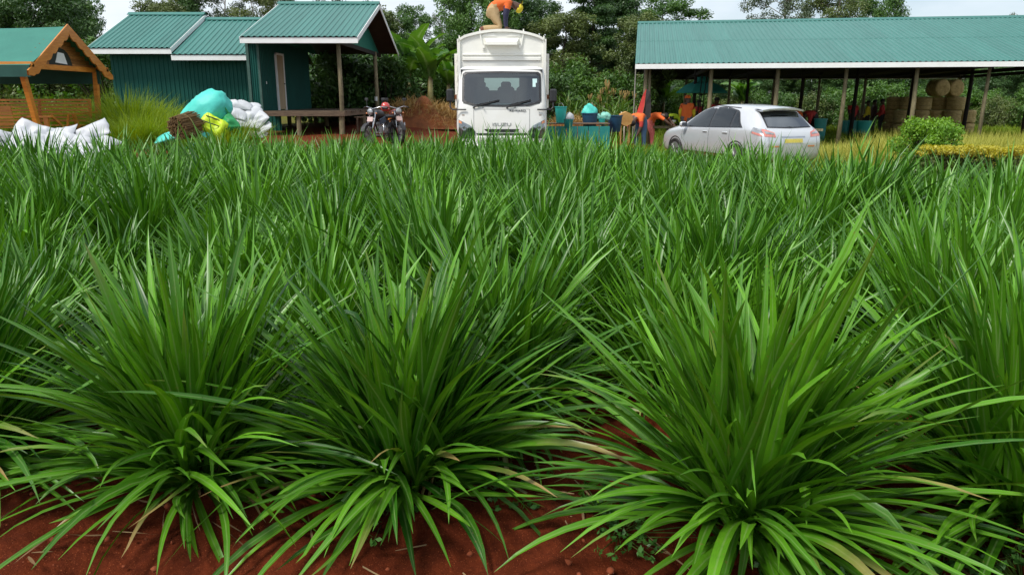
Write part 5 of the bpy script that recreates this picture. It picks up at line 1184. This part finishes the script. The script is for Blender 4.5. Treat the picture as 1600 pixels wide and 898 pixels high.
POSES = {
 'stand': dict(pel=(0, 0, .94), spi=(0, 0, 1.10), che=(.0, 0, 1.32), nek=(.0, 0, 1.47), hea=(.03, 0, 1.62), crn=(.02, 0, 1.70), shL=(0, .19, 1.40), elL=(.02, .25, 1.12), wrL=(.14, .22, .92), haL=(.18, .20, .84), shR=(0, -.19, 1.40), elR=(.04, -.25, 1.13), wrR=(.2, -.2, .98), haR=(.27, -.17, .95), hiL=(0, .10, .90), knL=(.03, .11, .49), anL=(0, .12, .09), toL=(.15, .14, .04), hiR=(0, -.10, .90), knR=(.02, -.11, .49), anR=(-.02, -.12, .09), toR=(.13, -.14, .04)),
 'bend': dict(pel=(-.16, 0, .95), spi=(-.02, 0, 1.06), che=(.20, 0, 1.05), nek=(.34, 0, .98), hea=(.45, 0, .88), crn=(.51, 0, .83), shL=(.26, .19, 1.02), elL=(.30, .24, .76), wrL=(.38, .18, .52), haL=(.40, .15, .43), shR=(.26, -.19, 1.02), elR=(.32, -.24, .76), wrR=(.42, -.18, .54), haR=(.45, -.14, .45), hiL=(-.16, .10, .90), knL=(-.06, .14, .48), anL=(-.08, .16, .09), toL=(.08, .19, .04), hiR=(-.16, -.10, .90), knR=(-.04, -.14, .48), anR=(-.10, -.16, .09), toR=(.06, -.19, .04)),
 'reach': dict(pel=(-.14, 0, .96), spi=(-.02, 0, 1.08), che=(.18, 0, 1.14), nek=(.32, 0, 1.12), hea=(.44, 0, 1.10), crn=(.50, 0, 1.10), shL=(.22, .19, 1.12), elL=(.46, .24, 1.02), wrL=(.64, .2, .86), haL=(.70, .18, .80), shR=(.22, -.19, 1.12), elR=(.45, -.24, 1.02), wrR=(.63, -.2, .88), haR=(.69, -.17, .82), hiL=(-.14, .10, .90), knL=(-.04, .12, .48), anL=(-.14, .14, .09), toL=(.02, .16, .04), hiR=(-.14, -.10, .90), knR=(.02, -.12, .48), anR=(.04, -.14, .09), toR=(.20, -.16, .04)),
 'kneel': dict(pel=(-.06, 0, .54), spi=(.10, 0, .63), che=(.30, 0, .67), nek=(.46, 0, .66), hea=(.60, 0, .57), crn=(.66, 0, .53), shL=(.36, .18, .64), elL=(.30, .23, .36), wrL=(.31, .20, .10), haL=(.35, .20, .035), shR=(.36, -.18, .64), elR=(.30, -.24, .36), wrR=(.30, -.2, .10), haR=(.35, -.2, .035), hiL=(-.05, .10, .50), knL=(.16, .13, .075), anL=(-.24, .13, .075), toL=(-.36, .14, .035), hiR=(-.05, -.10, .50), knR=(.19, -.13, .075), anR=(-.21, -.13, .075), toR=(-.33, -.14, .035)),
}
RAD = dict(pel=.185, spi=.18, che=.20, nek=.075, hea=.115, crn=.10, sh=.10, el=.068, wr=.048, ha=.045, hi=.135, kn=.09, an=.065, to=.055)
EDG = [('pel', 'spi', 't'), ('spi', 'che', 't'), ('che', 'nek', 'n'), ('nek', 'hea', 'h'), ('hea', 'crn', 'h')] + [e for s in 'LR' for e in (('che', 'sh' + s, 't'), ('sh' + s, 'el' + s, 'u'), ('el' + s, 'wr' + s, 'f'), ('wr' + s, 'ha' + s, 'g'), ('pel', 'hi' + s, 'l'), ('hi' + s, 'kn' + s, 'l'), ('kn' + s, 'an' + s, 'l'), ('an' + s, 'to' + s, 's'))]
def person(x, y, z, face, pose, label, top, sleeve, legs, head=None, headcol=None, fore=None, group=None, s=1.0, shoe='shoe', stripes=False):
    J = {k: Vector(p) for k, p in POSES[pose].items()}; names = list(J); idx = {k: i for i, k in enumerate(names)}
    V = [J[k] for k in names]; E = [(idx[a], idx[b]) for a, b, c in EDG]; R = [RAD[k] if k in RAD else RAD[k[:2]] for k in names]; kinds = [c for a, b, c in EDG]
    hd = (J['hea'] - J['nek']).normalized()
    for sd in 'LR':         # five fingers on each hand
        h, w = J['ha' + sd], J['wr' + sd]; d = (h - w).normalized(); q = d.orthogonal().normalized(); out = Vector((0, 1 if sd == 'L' else -1, 0)); lat = (d.cross(out)); lat = lat.normalized() if lat.length > .1 else q
        for f in range(5):
            o = (f - 2) * .018; L = (.05, .075, .085, .078, .06)[f]; b = len(V)
            V.append(h + lat * o + d * (.02 if f else -.02)); R.append(.012); V.append(V[-1] + d * L + lat * o * .4 - out * .015 + (lat * -.03 if f == 0 else Vector())); R.append(.008); E += [(idx['ha' + sd], b), (b, b + 1)]; kinds += ['g', 'g']
    me = bpy.data.meshes.new('body'); me.from_pydata(V, E, []); ob = bpy.data.objects.new('body', me); C.objects.link(ob)
    ob.modifiers.new('k', 'SKIN'); 
    for i, sv in enumerate(me.skin_vertices[0].data): sv.radius = (R[i], R[i]); sv.use_root = (i == idx['pel'])
    m = ob.modifiers.new('s', 'SUBSURF'); m.levels = 1; m.render_levels = 1
    dg = bpy.context.evaluated_depsgraph_get(); dg.update(); nm = bpy.data.meshes.new_from_object(ob.evaluated_get(dg)); bpy.data.objects.remove(ob)
    cols = {'t': CL[top], 'u': CL[sleeve], 'f': CL[fore] if fore else SKIN, 'g': SKIN, 'l': CL[legs], 's': CL[shoe], 'n': SKIN, 'h': SKIN}; order = list(cols); nm.materials.clear()
    for k in order: nm.materials.append(cols[k])
    segs = [(V[a], V[b], order.index(k), .5 * (R[a] + R[b])) for (a, b), k in zip(E, kinds)]
    for p in nm.polygons:
        c = p.center; best = None
        for a, b, k, rr in segs:
            d = b - a; t = max(0, min(1, (c - a).dot(d) / max(d.length_squared, 1e-9))); q = (c - a - d * t).length - rr
            if best is None or q < best[0]: best = (q, k)
        p.material_index = best[1]; p.use_smooth = True
    o = link('person', nm, None, (x, y, z), (0, 0, face), s); tag(o, label, 'person', group)
    # head: nose, ears, eyes and hair or cap
    H = J['hea'].lerp(J['crn'], .3); up = hd; fw = Vector((1, 0, 0)); fw = (fw - up * fw.dot(up)); fw = fw.normalized() if fw.length > .2 else Vector((0, 0, -1)); sdv = up.cross(fw)
    Mh = Matrix((fw, sdv, up)).transposed().to_4x4(); Mh.translation = H
    k = MB(); k.add([Mh @ Vector(p) for p in [(.09, 0, .035), (.125, 0, -.02), (.09, .02, -.02), (.09, -.02, -.02), (.085, 0, -.035)]], [(0, 2, 1), (0, 1, 3), (1, 2, 4), (1, 4, 3)])
    for q in (-1, 1): k.lathe([(.01, -.012), (.028, 0), (.01, .012)], 8, M=Mh @ Matrix.Translation((0, q * .098, 0)) @ Matrix.Rotation(PI / 2, 4, 'X'))
    k.build('face', SKIN, o, smooth=True)
    k = MB()
    for q in (-1, 1): k.lathe([(.004, -.006), (.012, 0), (.004, .006)], 8, M=Mh @ Matrix.Translation((.092, q * .036, .022)) @ Matrix.Rotation(PI / 2, 4, 'Y'))
    k.build('eyes', HAIR, o)
    k = MB(); pr = [(.106, .0), (.110, .035), (.098, .08), (.065, .112), (.01, .125)]
    k.lathe(pr, 16, M=Mh @ Matrix.Translation((-.01, 0, -.005)))
    if head in ('cap', 'hat'):
        if head == 'cap': k.add([Mh @ Vector(p) for p in [(.06, .085, .03), (.17, .06, .012), (.19, 0, .012), (.17, -.06, .012), (.06, -.085, .03), (.09, 0, .045), (.06, .085, .022), (.17, .06, .004), (.19, 0, .004), (.17, -.06, .004), (.06, -.085, .022)]], [(0, 1, 2, 5), (5, 2, 3, 4), (6, 8, 7), (6, 10, 8), (8, 10, 9)])
        k.build('cap', CL[headcol], o, smooth=True)
    else: k.build('hair', HAIR, o, smooth=True)
    if stripes:            # reflective bands over the shoulders of the vest
        k = MB(); a, b = J['spi'], J['che']; d = (b - a).normalized(); n_ = Vector((0, 1, 0)).cross(d)
        for q in (-1, 1): k.tube([J['che'] + Vector((0, q * .09, 0)) - n_ * .15, J['sh' + 'LR'[q < 0]] + Vector((0, -q * .06, .075)), J['che'] + Vector((0, q * .09, 0)) + n_ * .15], .012, 6)
        k.build('reflective_band', mat('reflective', (.75, .72, .5), .4), o)
    return o
TX = ax(784, 17.2); TZ = G(TX, 17.2)
person(ax(771, 19.45, 3.3), 19.45, TZ + 3.185, 0.0, 'kneel', 'person in orange vest, khaki trousers and yellow cap kneeling on the truck roof', 'orange', 'navy', 'khaki', 'cap', 'yellow', 'navy', stripes=True)
def on(u, Y): x = ax(u, Y); return x, Y, G(x, Y)
GP = 'workers around the shed'
person(*on(1000, 28.0), PI * 1.28, 'bend', 'person in orange-red top and dark trousers bending beside the hanging jacket', 'orange', 'red', 'blue', None, None, None, GP, 1.08)
person(*on(1021, 29.0), -.55, 'reach', 'person in orange vest and pink trousers bending to reach right, in front of the car', 'orange', 'orange', 'pink', None, None, None, GP, 1.05)
person(*on(1050, 34.0), .3, 'bend', 'person in neon yellow top bending near the white pedestal basin', 'neon', 'neon', 'dark', None, None, None, GP, 1.0)
person(*on(1073, 30.5), 1.2, 'stand', 'person in orange vest over yellow sleeves and orange cap standing under the parasol', 'orange', 'yellow', 'grey', 'cap', 'orange', 'yellow', GP, 1.10)
person(*on(1092, 34.5), 2.4, 'stand', 'person in dark red top beside the two dark parasol poles', 'red', 'brown', 'dark', None, None, None, GP, 1.0)
person(*on(1119, 34.0), -2.0, 'stand', 'person in red top whose dark head shows above the car roof', 'red', 'red', 'dark', None, None, None, GP, 1.06)
person(*on(1245, 33.0), 2.0, 'reach', 'person in orange top stooping behind the rear of the car', 'orange', 'orange', 'dark', 'cap', 'red', None, GP, 1.12)
person(*on(1268, 33.5), 3.6, 'bend', 'person in red jacket bending next to the teal barrel behind the car', 'red', 'red', 'dark', None, None, 'red', GP, 1.12)
person(*on(1333, 39.2), -1.5, 'stand', 'person in sleeveless red top standing behind the row of teal drums', 'red', 'brown', 'dark', None, None, None, GP, 1.0)
person(*on(1356, 39.4), 2.6, 'stand', 'person in yellow shirt at the right end of the drums', 'yellow', 'yellow', 'dark', None, None, 'yellow', GP, .98)
person(*on(1366, 40.2), 3.0, 'stand', 'person in dark maroon clothes between the yellow and the red shirts', 'brown', 'brown', 'grey', None, None, 'brown', GP, 1.0)
rp_ = person(*on(1378, 39.0), 2.8, 'stand', 'person in red jacket carrying a red bag by the hay bales', 'red', 'red', 'dark', None, None, 'red', GP, 1.03)

# ------------------------------------------------------------------ things about the yard
def pillow(seed, a, b, t):
    rng = np.random.default_rng(seed); n = 23; g = np.linspace(-1, 1, n); X, Y = np.meshgrid(g, g)
    e = np.clip((1 - np.abs(X) ** 3.2) * (1 - np.abs(Y) ** 2.6), 0, 1) ** .62
    wob = lattice(rng, X + 3, Y + 3, 1.3) * .5 - np.abs(lattice(rng, X + 3, Y + 3 + .6 * X, 1.9)) * .7 + .3
    px = X * a * (1 - .16 * (1 - X ** 2) - .06 * Y ** 2 + .04 * lattice(rng, X + 7, Y, 2)); py = Y * b * (1 - .20 * (1 - X ** 2) * np.abs(Y))
    zt = t * e * (1 + wob) + .012; zb = -t * .55 * e
    V = np.concatenate([np.stack([px, py, zt], -1).reshape(-1, 3), np.stack([px, py, zb], -1).reshape(-1, 3)]); m = n * n
    q = (np.arange(n - 1)[:, None] * n + np.arange(n - 1)[None]).ravel(); F = np.concatenate([np.stack([q, q + 1, q + n + 1, q + n], 1), np.stack([q + m, q + n + m, q + n + 1 + m, q + 1 + m], 1)])
    bd = list(range(n)) + [i * n + n - 1 for i in range(1, n)] + [m - 2 - i for i in range(n - 1)] + [i * n for i in range(n - 2, 0, -1)]
    bd = np.array(bd); nx = np.roll(bd, -1); F = np.concatenate([F, np.stack([bd, bd + m, nx + m, nx], 1)])
    return V, F
SACKW = mat('sack_white', (.56, .57, .59), .5, (.46, .48, .50), scale=3.5, bump=.25, bscale=9)
SACKM = [np_mesh('sack', *pillow(i, .38, .25, .10), SACKW) for i in range(5)]
def sack(u, v, Y, rot, s, label, group, m=None):
    p = at(u, v + (5 if Y < 18 else 0), Y); o = link('sack', m or SACKM[rnd.randrange(5)], None, p, rot, s); return tag(o, label, 'sack', group)
GS = 'white sacks by the garden swing'
for u, v, Y, rot, s, lab in [
    (14, 214, 16.6, (.9, .2, .6), 1.0, 'white sack tipped on edge at the far left of the heap'), (2, 212, 16.9, (.5, .3, 1.4), .9, 'white sack half cut off by the left edge'),
    (58, 203, 17.0, (.8, .35, .3), 1.15, 'white sack at the top of the heap below the near swing post'), (92, 209, 17.0, (.7, -.25, -.2), 1.1, 'white sack in the middle of the heap top'), (50, 217, 16.5, (.75, .15, .1), 1.15, 'white sack under the topmost one on the left of the heap'),
    (112, 218, 16.6, (.6, .2, -.3), 1.15, 'white sack right of the heap centre'), (142, 204, 17.0, (.7, -.45, .3), 1.1, 'white sack with a raised corner at the right of the heap'), 
    (164, 217, 16.8, (.2, .2, -.4), .9, 'white sack at the right end of the heap'), (36, 233, 16.2, (.35, 0, .15), 1.15, 'white sack lowest on the left of the heap'), (70, 234, 16.2, (.3, .1, -.1), 1.1, 'white sack low in the middle of the heap'), (106, 230, 16.3, (.3, 0, .2), 1.15, 'white sack low and right of the middle'), (146, 231, 16.3, (.25, .05, -.2), 1.15, 'white sack lowest on the right of the heap'),
    (120, 245, 16.0, (.2, 0, -.1), 1.15, 'white sack on the ground at the front right of the heap')]:
    sack(u, v, Y, rot, s, lab, GS)
GS2 = 'white sacks behind the teal bundle'
for u, v, Y, rot, s, lab in [(372, 166, 20.6, (.3, .1, .2), 1.0, 'white sack on top of the small pile beside the porch'), (390, 170, 20.8, (.2, -.3, .4), .8, 'small white sack right of the pile top'), (366, 178, 20.4, (.4, .2, 0), 1.0, 'white sack under the pile top on the left'), (390, 182, 20.5, (.6, -.5, .5), 1.0, 'creased white sack in the middle of the small pile'), (402, 194, 20.3, (.7, -.9, .3), .95, 'white sack sliding down the right of the small pile'), (382, 196, 20.2, (.3, 0, .2), 1.05, 'white sack low in the small pile'), (410, 206, 20.2, (.5, -.7, .1), .85, 'white sack at the foot of the small pile by the porch'), (392, 212, 20.1, (.2, 0, 0), 1.1, 'white sack at the bottom of the small pile')]:
    sack(u, v, Y, rot, s, lab, GS2)
# teal tarpaulin bundle, straw bale poking out, neon sack, green bag and strap
def lump(name, c, rad, m, seed, amp=.12, sq=(2, 2), n=28, label=None, cat_=None, taper=0.0):
    rng = np.random.default_rng(seed); th = np.linspace(0, 2 * PI, n, endpoint=False); ph = np.linspace(-PI / 2, PI / 2, n // 2 + 1); T, Pp = np.meshgrid(th, ph)
    d = np.stack([np.cos(Pp) * np.cos(T), np.cos(Pp) * np.sin(T), np.sin(Pp)], -1); nz = lattice(rng, d[..., 0] * 2 + 9 + d[..., 2], d[..., 1] * 2 + 9 - d[..., 2], 1.3) + .5 * lattice(rng, d[..., 0] * 3 + 9, d[..., 2] * 3 + 9 + d[..., 1], 2.1)
    cr = np.abs(lattice(rng, d[..., 0] * 2.5 + 9, d[..., 1] * 2 + d[..., 2] * 2 + 9, 2.4)) * .10
    P = d * np.array(rad) * (1 + amp * nz - cr)[..., None]; P[..., 1:] *= (1 - taper * (.5 - .5 * d[..., :1]))
    V = P.reshape(-1, 3); a = []
    for i in range(len(ph) - 1):
        for j in range(n): a.append((i * n + j, i * n + (j + 1) % n, (i + 1) * n + (j + 1) % n, (i + 1) * n + j))
    o = link(name, np_mesh(name, V, np.array(a), m), None, c); return tag(o, label, cat_) if label else o
TEAL = mat('teal_tarp', (.07, .55, .46), .5, (.09, .62, .53), scale=2.5, bump=.8, bscale=7, spec=.35)
b0 = at(314, 182, 19.0)
tb = lump('tarp_bundle', b0, (.86, .55, .58), TEAL, 4, .07, taper=.55, n=44, label='big bright teal tarpaulin bundle leaning over the grass left of the porch', cat_='bundle'); tb.rotation_euler = (0, -.62, .1)
k = np_mesh('fold', *pillow(21, .55, .35, .12), TEAL); f1 = link('fold', k, tb, (-.75, -.05, -.05), (0.2, .35, .2)); f2 = link('fold', k, tb, (-.85, .1, -.42), (.1, .1, 1.2), .7); f3 = link('fold', k, tb, (.1, -.35, -.42), (1.1, .2, .9), .7)
sb = empty('straw_bale', at(290, 197, 18.2), .5, 'round bundle of brown dry stalks under the teal tarpaulin', 'straw bundle'); sb.rotation_euler = (.0, -.15, 1.25); sb.scale = (.8, 1.15, 1.15)
rng = np.random.default_rng(9); kk = MB(); rr = random.Random(9)
for i in range(420):
    a = rr.uniform(0, 6.28); q = .24 * math.sqrt(rr.random()); kk.tube([(-.38 + rr.uniform(-.025, .02), q * math.cos(a), q * math.sin(a)), (.38 + rr.uniform(-.02, .025), q * math.cos(a) + rr.gauss(0, .03), q * math.sin(a) + rr.gauss(0, .03))], [.012, .012], 4)
o = kk.build('stalks', mat('dry_stalk', '80663c', .9, '57432a', scale=9), sb); o['kind'] = 'stuff'
MB().tube([(-.05, .25 * math.cos(a), .25 * math.sin(a)) for a in [i * .4 for i in range(17)]], .012, 5).build('twine', mat('twine', '8a7a50', .9), sb)
NEON = mat('neon_sack', (.62, .80, .02), .5, (.5, .7, .02), scale=4, bump=.3, bscale=12)
o = link('sack', np_mesh('sack', *pillow(33, .34, .30, .16), NEON), None, at(334, 198, 18.6), (1.1, .5, .2)); tag(o, 'neon yellow sack with dark straps under the teal bundle', 'sack')
MB().tube([(-.3, -.05, .15), (0, -.02, .19), (.3, .05, .12)], .014, 5).build('strap', BLACKP, o); MB().tube([(-.25, .12, .14), (0, .14, .18), (.28, .16, .10)], .014, 5).build('strap', BLACKP, o)
o = link('sack', np_mesh('sack', *pillow(34, .30, .26, .14), mat('green_sack', (.01, .22, .06), .6, (.02, .3, .09), scale=4)), None, at(352, 196, 18.8), (.9, -.5, .4)); tag(o, 'dark green sack between the neon sack and the white pile', 'sack')
o = MB().bar((0, 0, 0), (.38, .1, -.75), .13, .03).build('green_strap', MATS['green_sack'], None); o.location = at(348, 162, 18.9); tag(o, 'dark green strap hanging from the teal bundle', 'strap')

# jacket hung on the shed corner, white sheet of the roof corner
def jacket():
    x, y, z = shed(.42, -.05, 2.0); e = empty('hanging_jacket', (x, y, z), -AS, 'red and black jacket hanging from the left corner pole of the long shed', 'jacket')
    for nm, pts, m in (('red_half', [(0, 0), (-.10, -.18), (-.22, -.55), (-.36, -1.0), (-.14, -1.06), (-.05, -.6)], CL['red']), ('black_half', [(.01, 0), (-.04, -.6), (-.12, -1.08), (.10, -1.12), (.20, -1.02), (.19, -.5), (.14, -.12)], CL['dark'])):
        n = len(pts); V = []
        for d_ in (-.06, .06): V += [(px, d_ * (1 + .5 * math.sin(i * 2.1)) - .03 * i % 2, pz) for i, (px, pz) in enumerate(pts)]
        k = MB().add(V, [tuple(range(n)), tuple(range(2 * n - 1, n - 1, -1))] + [((i + 1) % n, i, n + i, n + (i + 1) % n) for i in range(n)]); k.build(nm, m, e)
    MB().tube([(0, 0, -.01), (0, 0, .06), (.03, .02, .09)], .006, 5).build('loop', BLACKP, e)
jacket()

def parasol():
    x, y, g = on(1094, 36.5); e = empty('garden_parasol', (x, y, g), .2, 'dark teal two-tier garden parasol beyond the left part of the long shed', 'parasol'); PM = mat('parasol_cloth', (.015, .20, .16), .7, (.02, .25, .2), scale=3)
    def canopy(nm, z0, z1, r0, r1):
        n = 8; V = []; 
        for rr_, zz in ((r0, z0 - .06), (r0, z0), (r0 * .55 + r1 * .45, z0 * .5 + z1 * .5 + .06), (r1, z1)): V += [(rr_ * math.cos(2 * PI * i / n), rr_ * math.sin(2 * PI * i / n), zz) for i in range(n)]
        F = [(q * n + i, q * n + (i + 1) % n, (q + 1) * n + (i + 1) % n, (q + 1) * n + i) for q in range(3) for i in range(n)] + [tuple(3 * n + i for i in range(n))]; MB().add(V, F).build(nm, PM, e)
    canopy('canopy', 2.12, 2.62, 1.25, .3); canopy('top_tier', 2.60, 2.86, .45, .04)
    MB().tube([(0, 0, 0), (0, 0, 2.8)], .03, 8).build('pole', DARKW, e)
    for i in range(8): a = 2 * PI * i / 8; MB().bar((0, 0, 1.95), (.85 * math.cos(a), .85 * math.sin(a), 2.30), .02).build('rib', DARKW, e)
    MB().lathe([(.3, 0), (.3, .06), (.06, .1)], 14).build('base', BLACKP, e)
parasol()
for u, Y, h, m, lab in [(1067, 35.6, 1.95, 'a08a60', 'thin pale pole left under the parasol'), (1116, 35.6, 1.95, 'b8933c', 'thin yellow pole right under the parasol'), (1090, 33.8, 2.9, '1c1a18', 'dark pole in front of the parasol'), (1097, 33.8, 2.9, '1c1a18', 'second dark pole in front of the parasol'), (924, 33.5, 1.5, '8a8470', 'bare fence stake left of the cane patch'), (943, 33, 1.4, '9a9480', 'bare fence stake in the cane patch'), (993, 30, 1.5, '8f8668', 'thin stake behind the bending worker in orange'), (970, 29, 1.25, 'd8d2bc', 'white stake left of the wooden block'), (977, 29, 1.25, 'd8d2bc', 'white stake right above the wooden block'), (1277, 41, 2.6, 'a89a70', 'leaning pale pole behind the car under the shed')]:
    x, y, g = on(u, Y); o = MB().tube([(0, 0, -.1), (rnd.uniform(-.03, .03), 0, h * .5), (.02 if h < 2.5 else .12, 0, h)], [.03, .027, .022], 7).build('stake', mat('stake_' + m, m, .8, scale=4, stretch=(3, 3, .6)), None, smooth=True); o.location = (x, y, g); tag(o, lab, 'pole')

# tubs and bundles on the low plank table right of the truck
def tub(u, v, Y, r, h, m, label, name='tub', handle=True, lip=True, group=None):
    e = empty(name, at(u, v, Y), rnd.uniform(0, 3), label, name, group)
    MB().lathe([(r * .72, 0), (r * .76, .01), (r * .97, h * .94), (r * 1.05, h * .95), (r * 1.05, h), (r * .93, h), (r * .70, .03), (.01, .03)], 20).build('bucket', m, e, auto=40)
    if handle: MB().tube([(r * math.cos(a), 0, h + r * .55 * math.sin(a)) for a in [PI * i / 10 for i in range(11)]], .008, 5).build('handle', STEEL, e)
TEALP = mat('teal_plastic', (.03, .42, .36), .4, (.04, .48, .42), scale=2); TEALD = mat('teal_drum', (.015, .22, .20), .4, (.02, .27, .24), scale=2); BLUED = mat('blue_drum', (.015, .06, .12), .4, (.02, .08, .15), scale=2)
x, y, g = on(889, 24.2); e = empty('plank_table', (x, y, g), 0, 'low plank table with teal skirt right of the truck', 'table')
for i in range(4): MB().box((.1, -.3 + i * .2, 1.6 - 36 * .97 * depth(24.2) / 1164 - g - .02), (2.3, .19, .03)).build('plank', DECK, e)
hz = 1.6 - 36 * .97 * depth(24.2) / 1164 - g - .05
for i in range(7): MB().box((-.95 + i * .34, -.40, hz * .55), (.32, .02, hz * .8)).build('skirt_board', TEALD, e)
for sx in (-.95, 1.1):
    for sy in (-.3, .3): MB().box((sx, sy, hz / 2), (.07, .07, hz)).build('leg', DECK, e)
tub(876, 192, 24.2, .19, .50, TEALP, 'tall bright teal tub standing on the plank table by the truck', 'tub')
lump('white_bag', at(890, 184, 24.2), (.14, .12, .16), SACKW, 5, .2, label='white cloth bundle beside the tall teal tub', cat_='bundle')
tub(888, 200, 23.4, .15, .26, TEALD, 'small dark teal bowl in front of the plank table', 'bowl', False)
o = lump('tarp_bag', at(921, 178, 25), (.24, .2, .30), TEAL, 6, .25, label='teal bag with a pointed top right of the plank table', cat_='bag'); o.rotation_euler = (0, -.5, 0)
lump('tarp_bag', at(932, 184, 25.2), (.13, .12, .14), mat('pale_teal', (.25, .62, .50), .5), 7, .2, label='small pale teal bag beside the pointed teal bag', cat_='bag')
lump('tarp_bag', at(946, 182, 25.6), (.20, .16, .15), MATS['pale_teal'], 8, .2, label='pale teal bag nearest the cane patch', cat_='bag')
tub(940, 196, 25.0, .12, .22, TEALP, 'small teal tub low beside the pale teal bag', 'tub', False)
for u, v, Y, lab in ((921, 204, 24.6, 'dark blue drum under the pointed teal bag'), (960, 206, 26, 'dark blue drum left of the wooden block')): tub(u, v, Y, .26, .55, BLUED, lab, 'drum', False)
x, y, g = on(975, 27.0); e = empty('wooden_block', (x, y, g), .2, 'pale wooden block with a round knot hole beside the bending worker', 'block')
MB().lathe([(.09, 0), (.25, .0), (.26, .1), (.25, .25), (.09, .25)], 8, M=Matrix.Translation((0, 0, 1.05)) @ Matrix.Rotation(PI / 2, 4, 'X')).build('block', mat('raw_wood', 'c79a5a', .7, 'a8793c', scale=5), e); MB().lathe([(.085, .02), (.085, .23)], 12, M=Matrix.Translation((0, 0, 1.05)) @ Matrix.Rotation(PI / 2, 4, 'X')).build('hole', DARKW, e)
for sx in (-.16, .16): MB().box((sx, -.12, .42), (.06, .06, .86)).build('leg', MATS['raw_wood'], e)
x, y, g = on(1048, 30); e = empty('pedestal_basin', (x, y, g), 0, 'white pedestal basin beyond the car bonnet', 'basin'); MB().lathe([(.16, 0), (.16, .04), (.05, .1), (.05, .78), (.1, .84)], 16).build('pedestal', WHITE, e, auto=40); MB().lathe([(.08, .84), (.20, .92), (.22, .98), (.18, .98), (.05, .90)], 18).build('bowl', WHITE, e, auto=40)
for i, (u, Y, lab) in enumerate(((1318, 37.6, 'teal drum leftmost of the row under the shed'), (1331, 37.4, 'teal drum second from the left in the row under the shed'), (1348, 37.2, 'largest teal drum at the right of the row under the shed'), (1279, 32.5, 'teal barrel behind the tail of the car'))):
    x, y, g = on(u, Y); tub(u, 156 + (1.6 - g) * 1164 / (.945 * Y), Y, .27 if i != 2 else .34, .78 if i != 3 else 1.0, TEALP if i == 2 else TEALD, lab, 'drum', False, group='teal drums')

# hay bales piled under the right half of the shed
HAY = mat('hay', 'cdb680', .95, '9c8450', scale=7, stretch=(1, 1, 3), bump=.9, bscale=26, rand=.16)
def bale_mesh(seed):
    rng = np.random.default_rng(seed); n = 26; prof = [(.30, .0), (.385, .01), (.41, .05), (.415, .2), (.40, .3), (.415, .42), (.41, .55), (.385, .60), (.30, .615), (.01, .63)]; V = []
    for r_1, z in prof: V += [((r_1 + rng.normal(0, .008)) * math.cos(2 * PI * i / n), (r_1 + rng.normal(0, .008)) * math.sin(2 * PI * i / n), z + rng.normal(0, .006)) for i in range(n)]
    return MB().add(V, [(q * n + i, q * n + (i + 1) % n, (q + 1) * n + (i + 1) % n, (q + 1) * n + i) for q in range(len(prof) - 1) for i in range(n)]).mesh('bale', HAY, True)
BM = [bale_mesh(i) for i in range(4)]
STR = []
for i in range(3):
    rng = np.random.default_rng(50 + i); k = 420; V, F, A = blades(rng, k, rng.uniform(.6, 1.7, k), rng.uniform(-.5, .8, k), rng.uniform(.05, .16, k), .006, base_r=.39, base_z=rng.uniform(.02, .62, k), segs=2, droop_floor=False); STR.append(np_mesh('loose_straw', V, F, MATS['straw_grass'], A))
def bale(u, Y, layer, label, lying=False):
    x = ax(u, Y); e = empty('hay_bale', (x, Y, G(x, Y) + layer * .635), rnd.uniform(0, 6), label, 'hay bale', 'hay bales under the long shed')
    q = link('bale', rnd.choice(BM), e); w = link('loose_straw', rnd.choice(STR), e); w['kind'] = 'stuff'
    for z in (.2, .42): MB().tube([(.418 * math.cos(a), .418 * math.sin(a), z) for a in [2 * PI * i / 20 for i in range(21)]], .006, 4, cap=False).build('twine', mat('bale_twine', '4a3c22', .9), e)
    if lying: e.rotation_euler = (PI / 2, 0, .2); e.location.z += .41; e.scale = (1, 1, 1.2)
B = [(0, 1411, 38.0), (0, 1438, 38.2), (0, 1461, 38.6), (0, 1488, 38.0), (0, 1511, 38.4), (0, 1395, 39.2), (1, 1411, 38.0), (1, 1438, 38.3), (1, 1464, 38.6), (1, 1488, 38.0), (1, 1511, 38.4), (1, 1393, 39.3), (2, 1418, 38.6), (2, 1440, 38.4), (2, 1466, 38.9), (2, 1492, 38.1), (2, 1397, 39.4)]
on_l = ('on the ground', 'in the middle layer', 'in the upper layer'); wh = ('leftmost', 'second from left', 'third from left', 'fourth from left', 'fifth from left', 'rightmost')
for L in range(3):
    row = sorted([b for b in B if b[0] == L], key=lambda b: b[1])
    for i, (l, u, Y) in enumerate(row): bale(u, Y, l, 'round hay bale %s of the pile, %s' % (on_l[L], wh[i] if i < len(row) - 1 else 'rightmost'))
bale(1452, 38.4, 3, 'hay bale lying on top of the pile, left of the two', True); bale(1474, 38.8, 3, 'hay bale lying on top of the pile, right of the two', True)
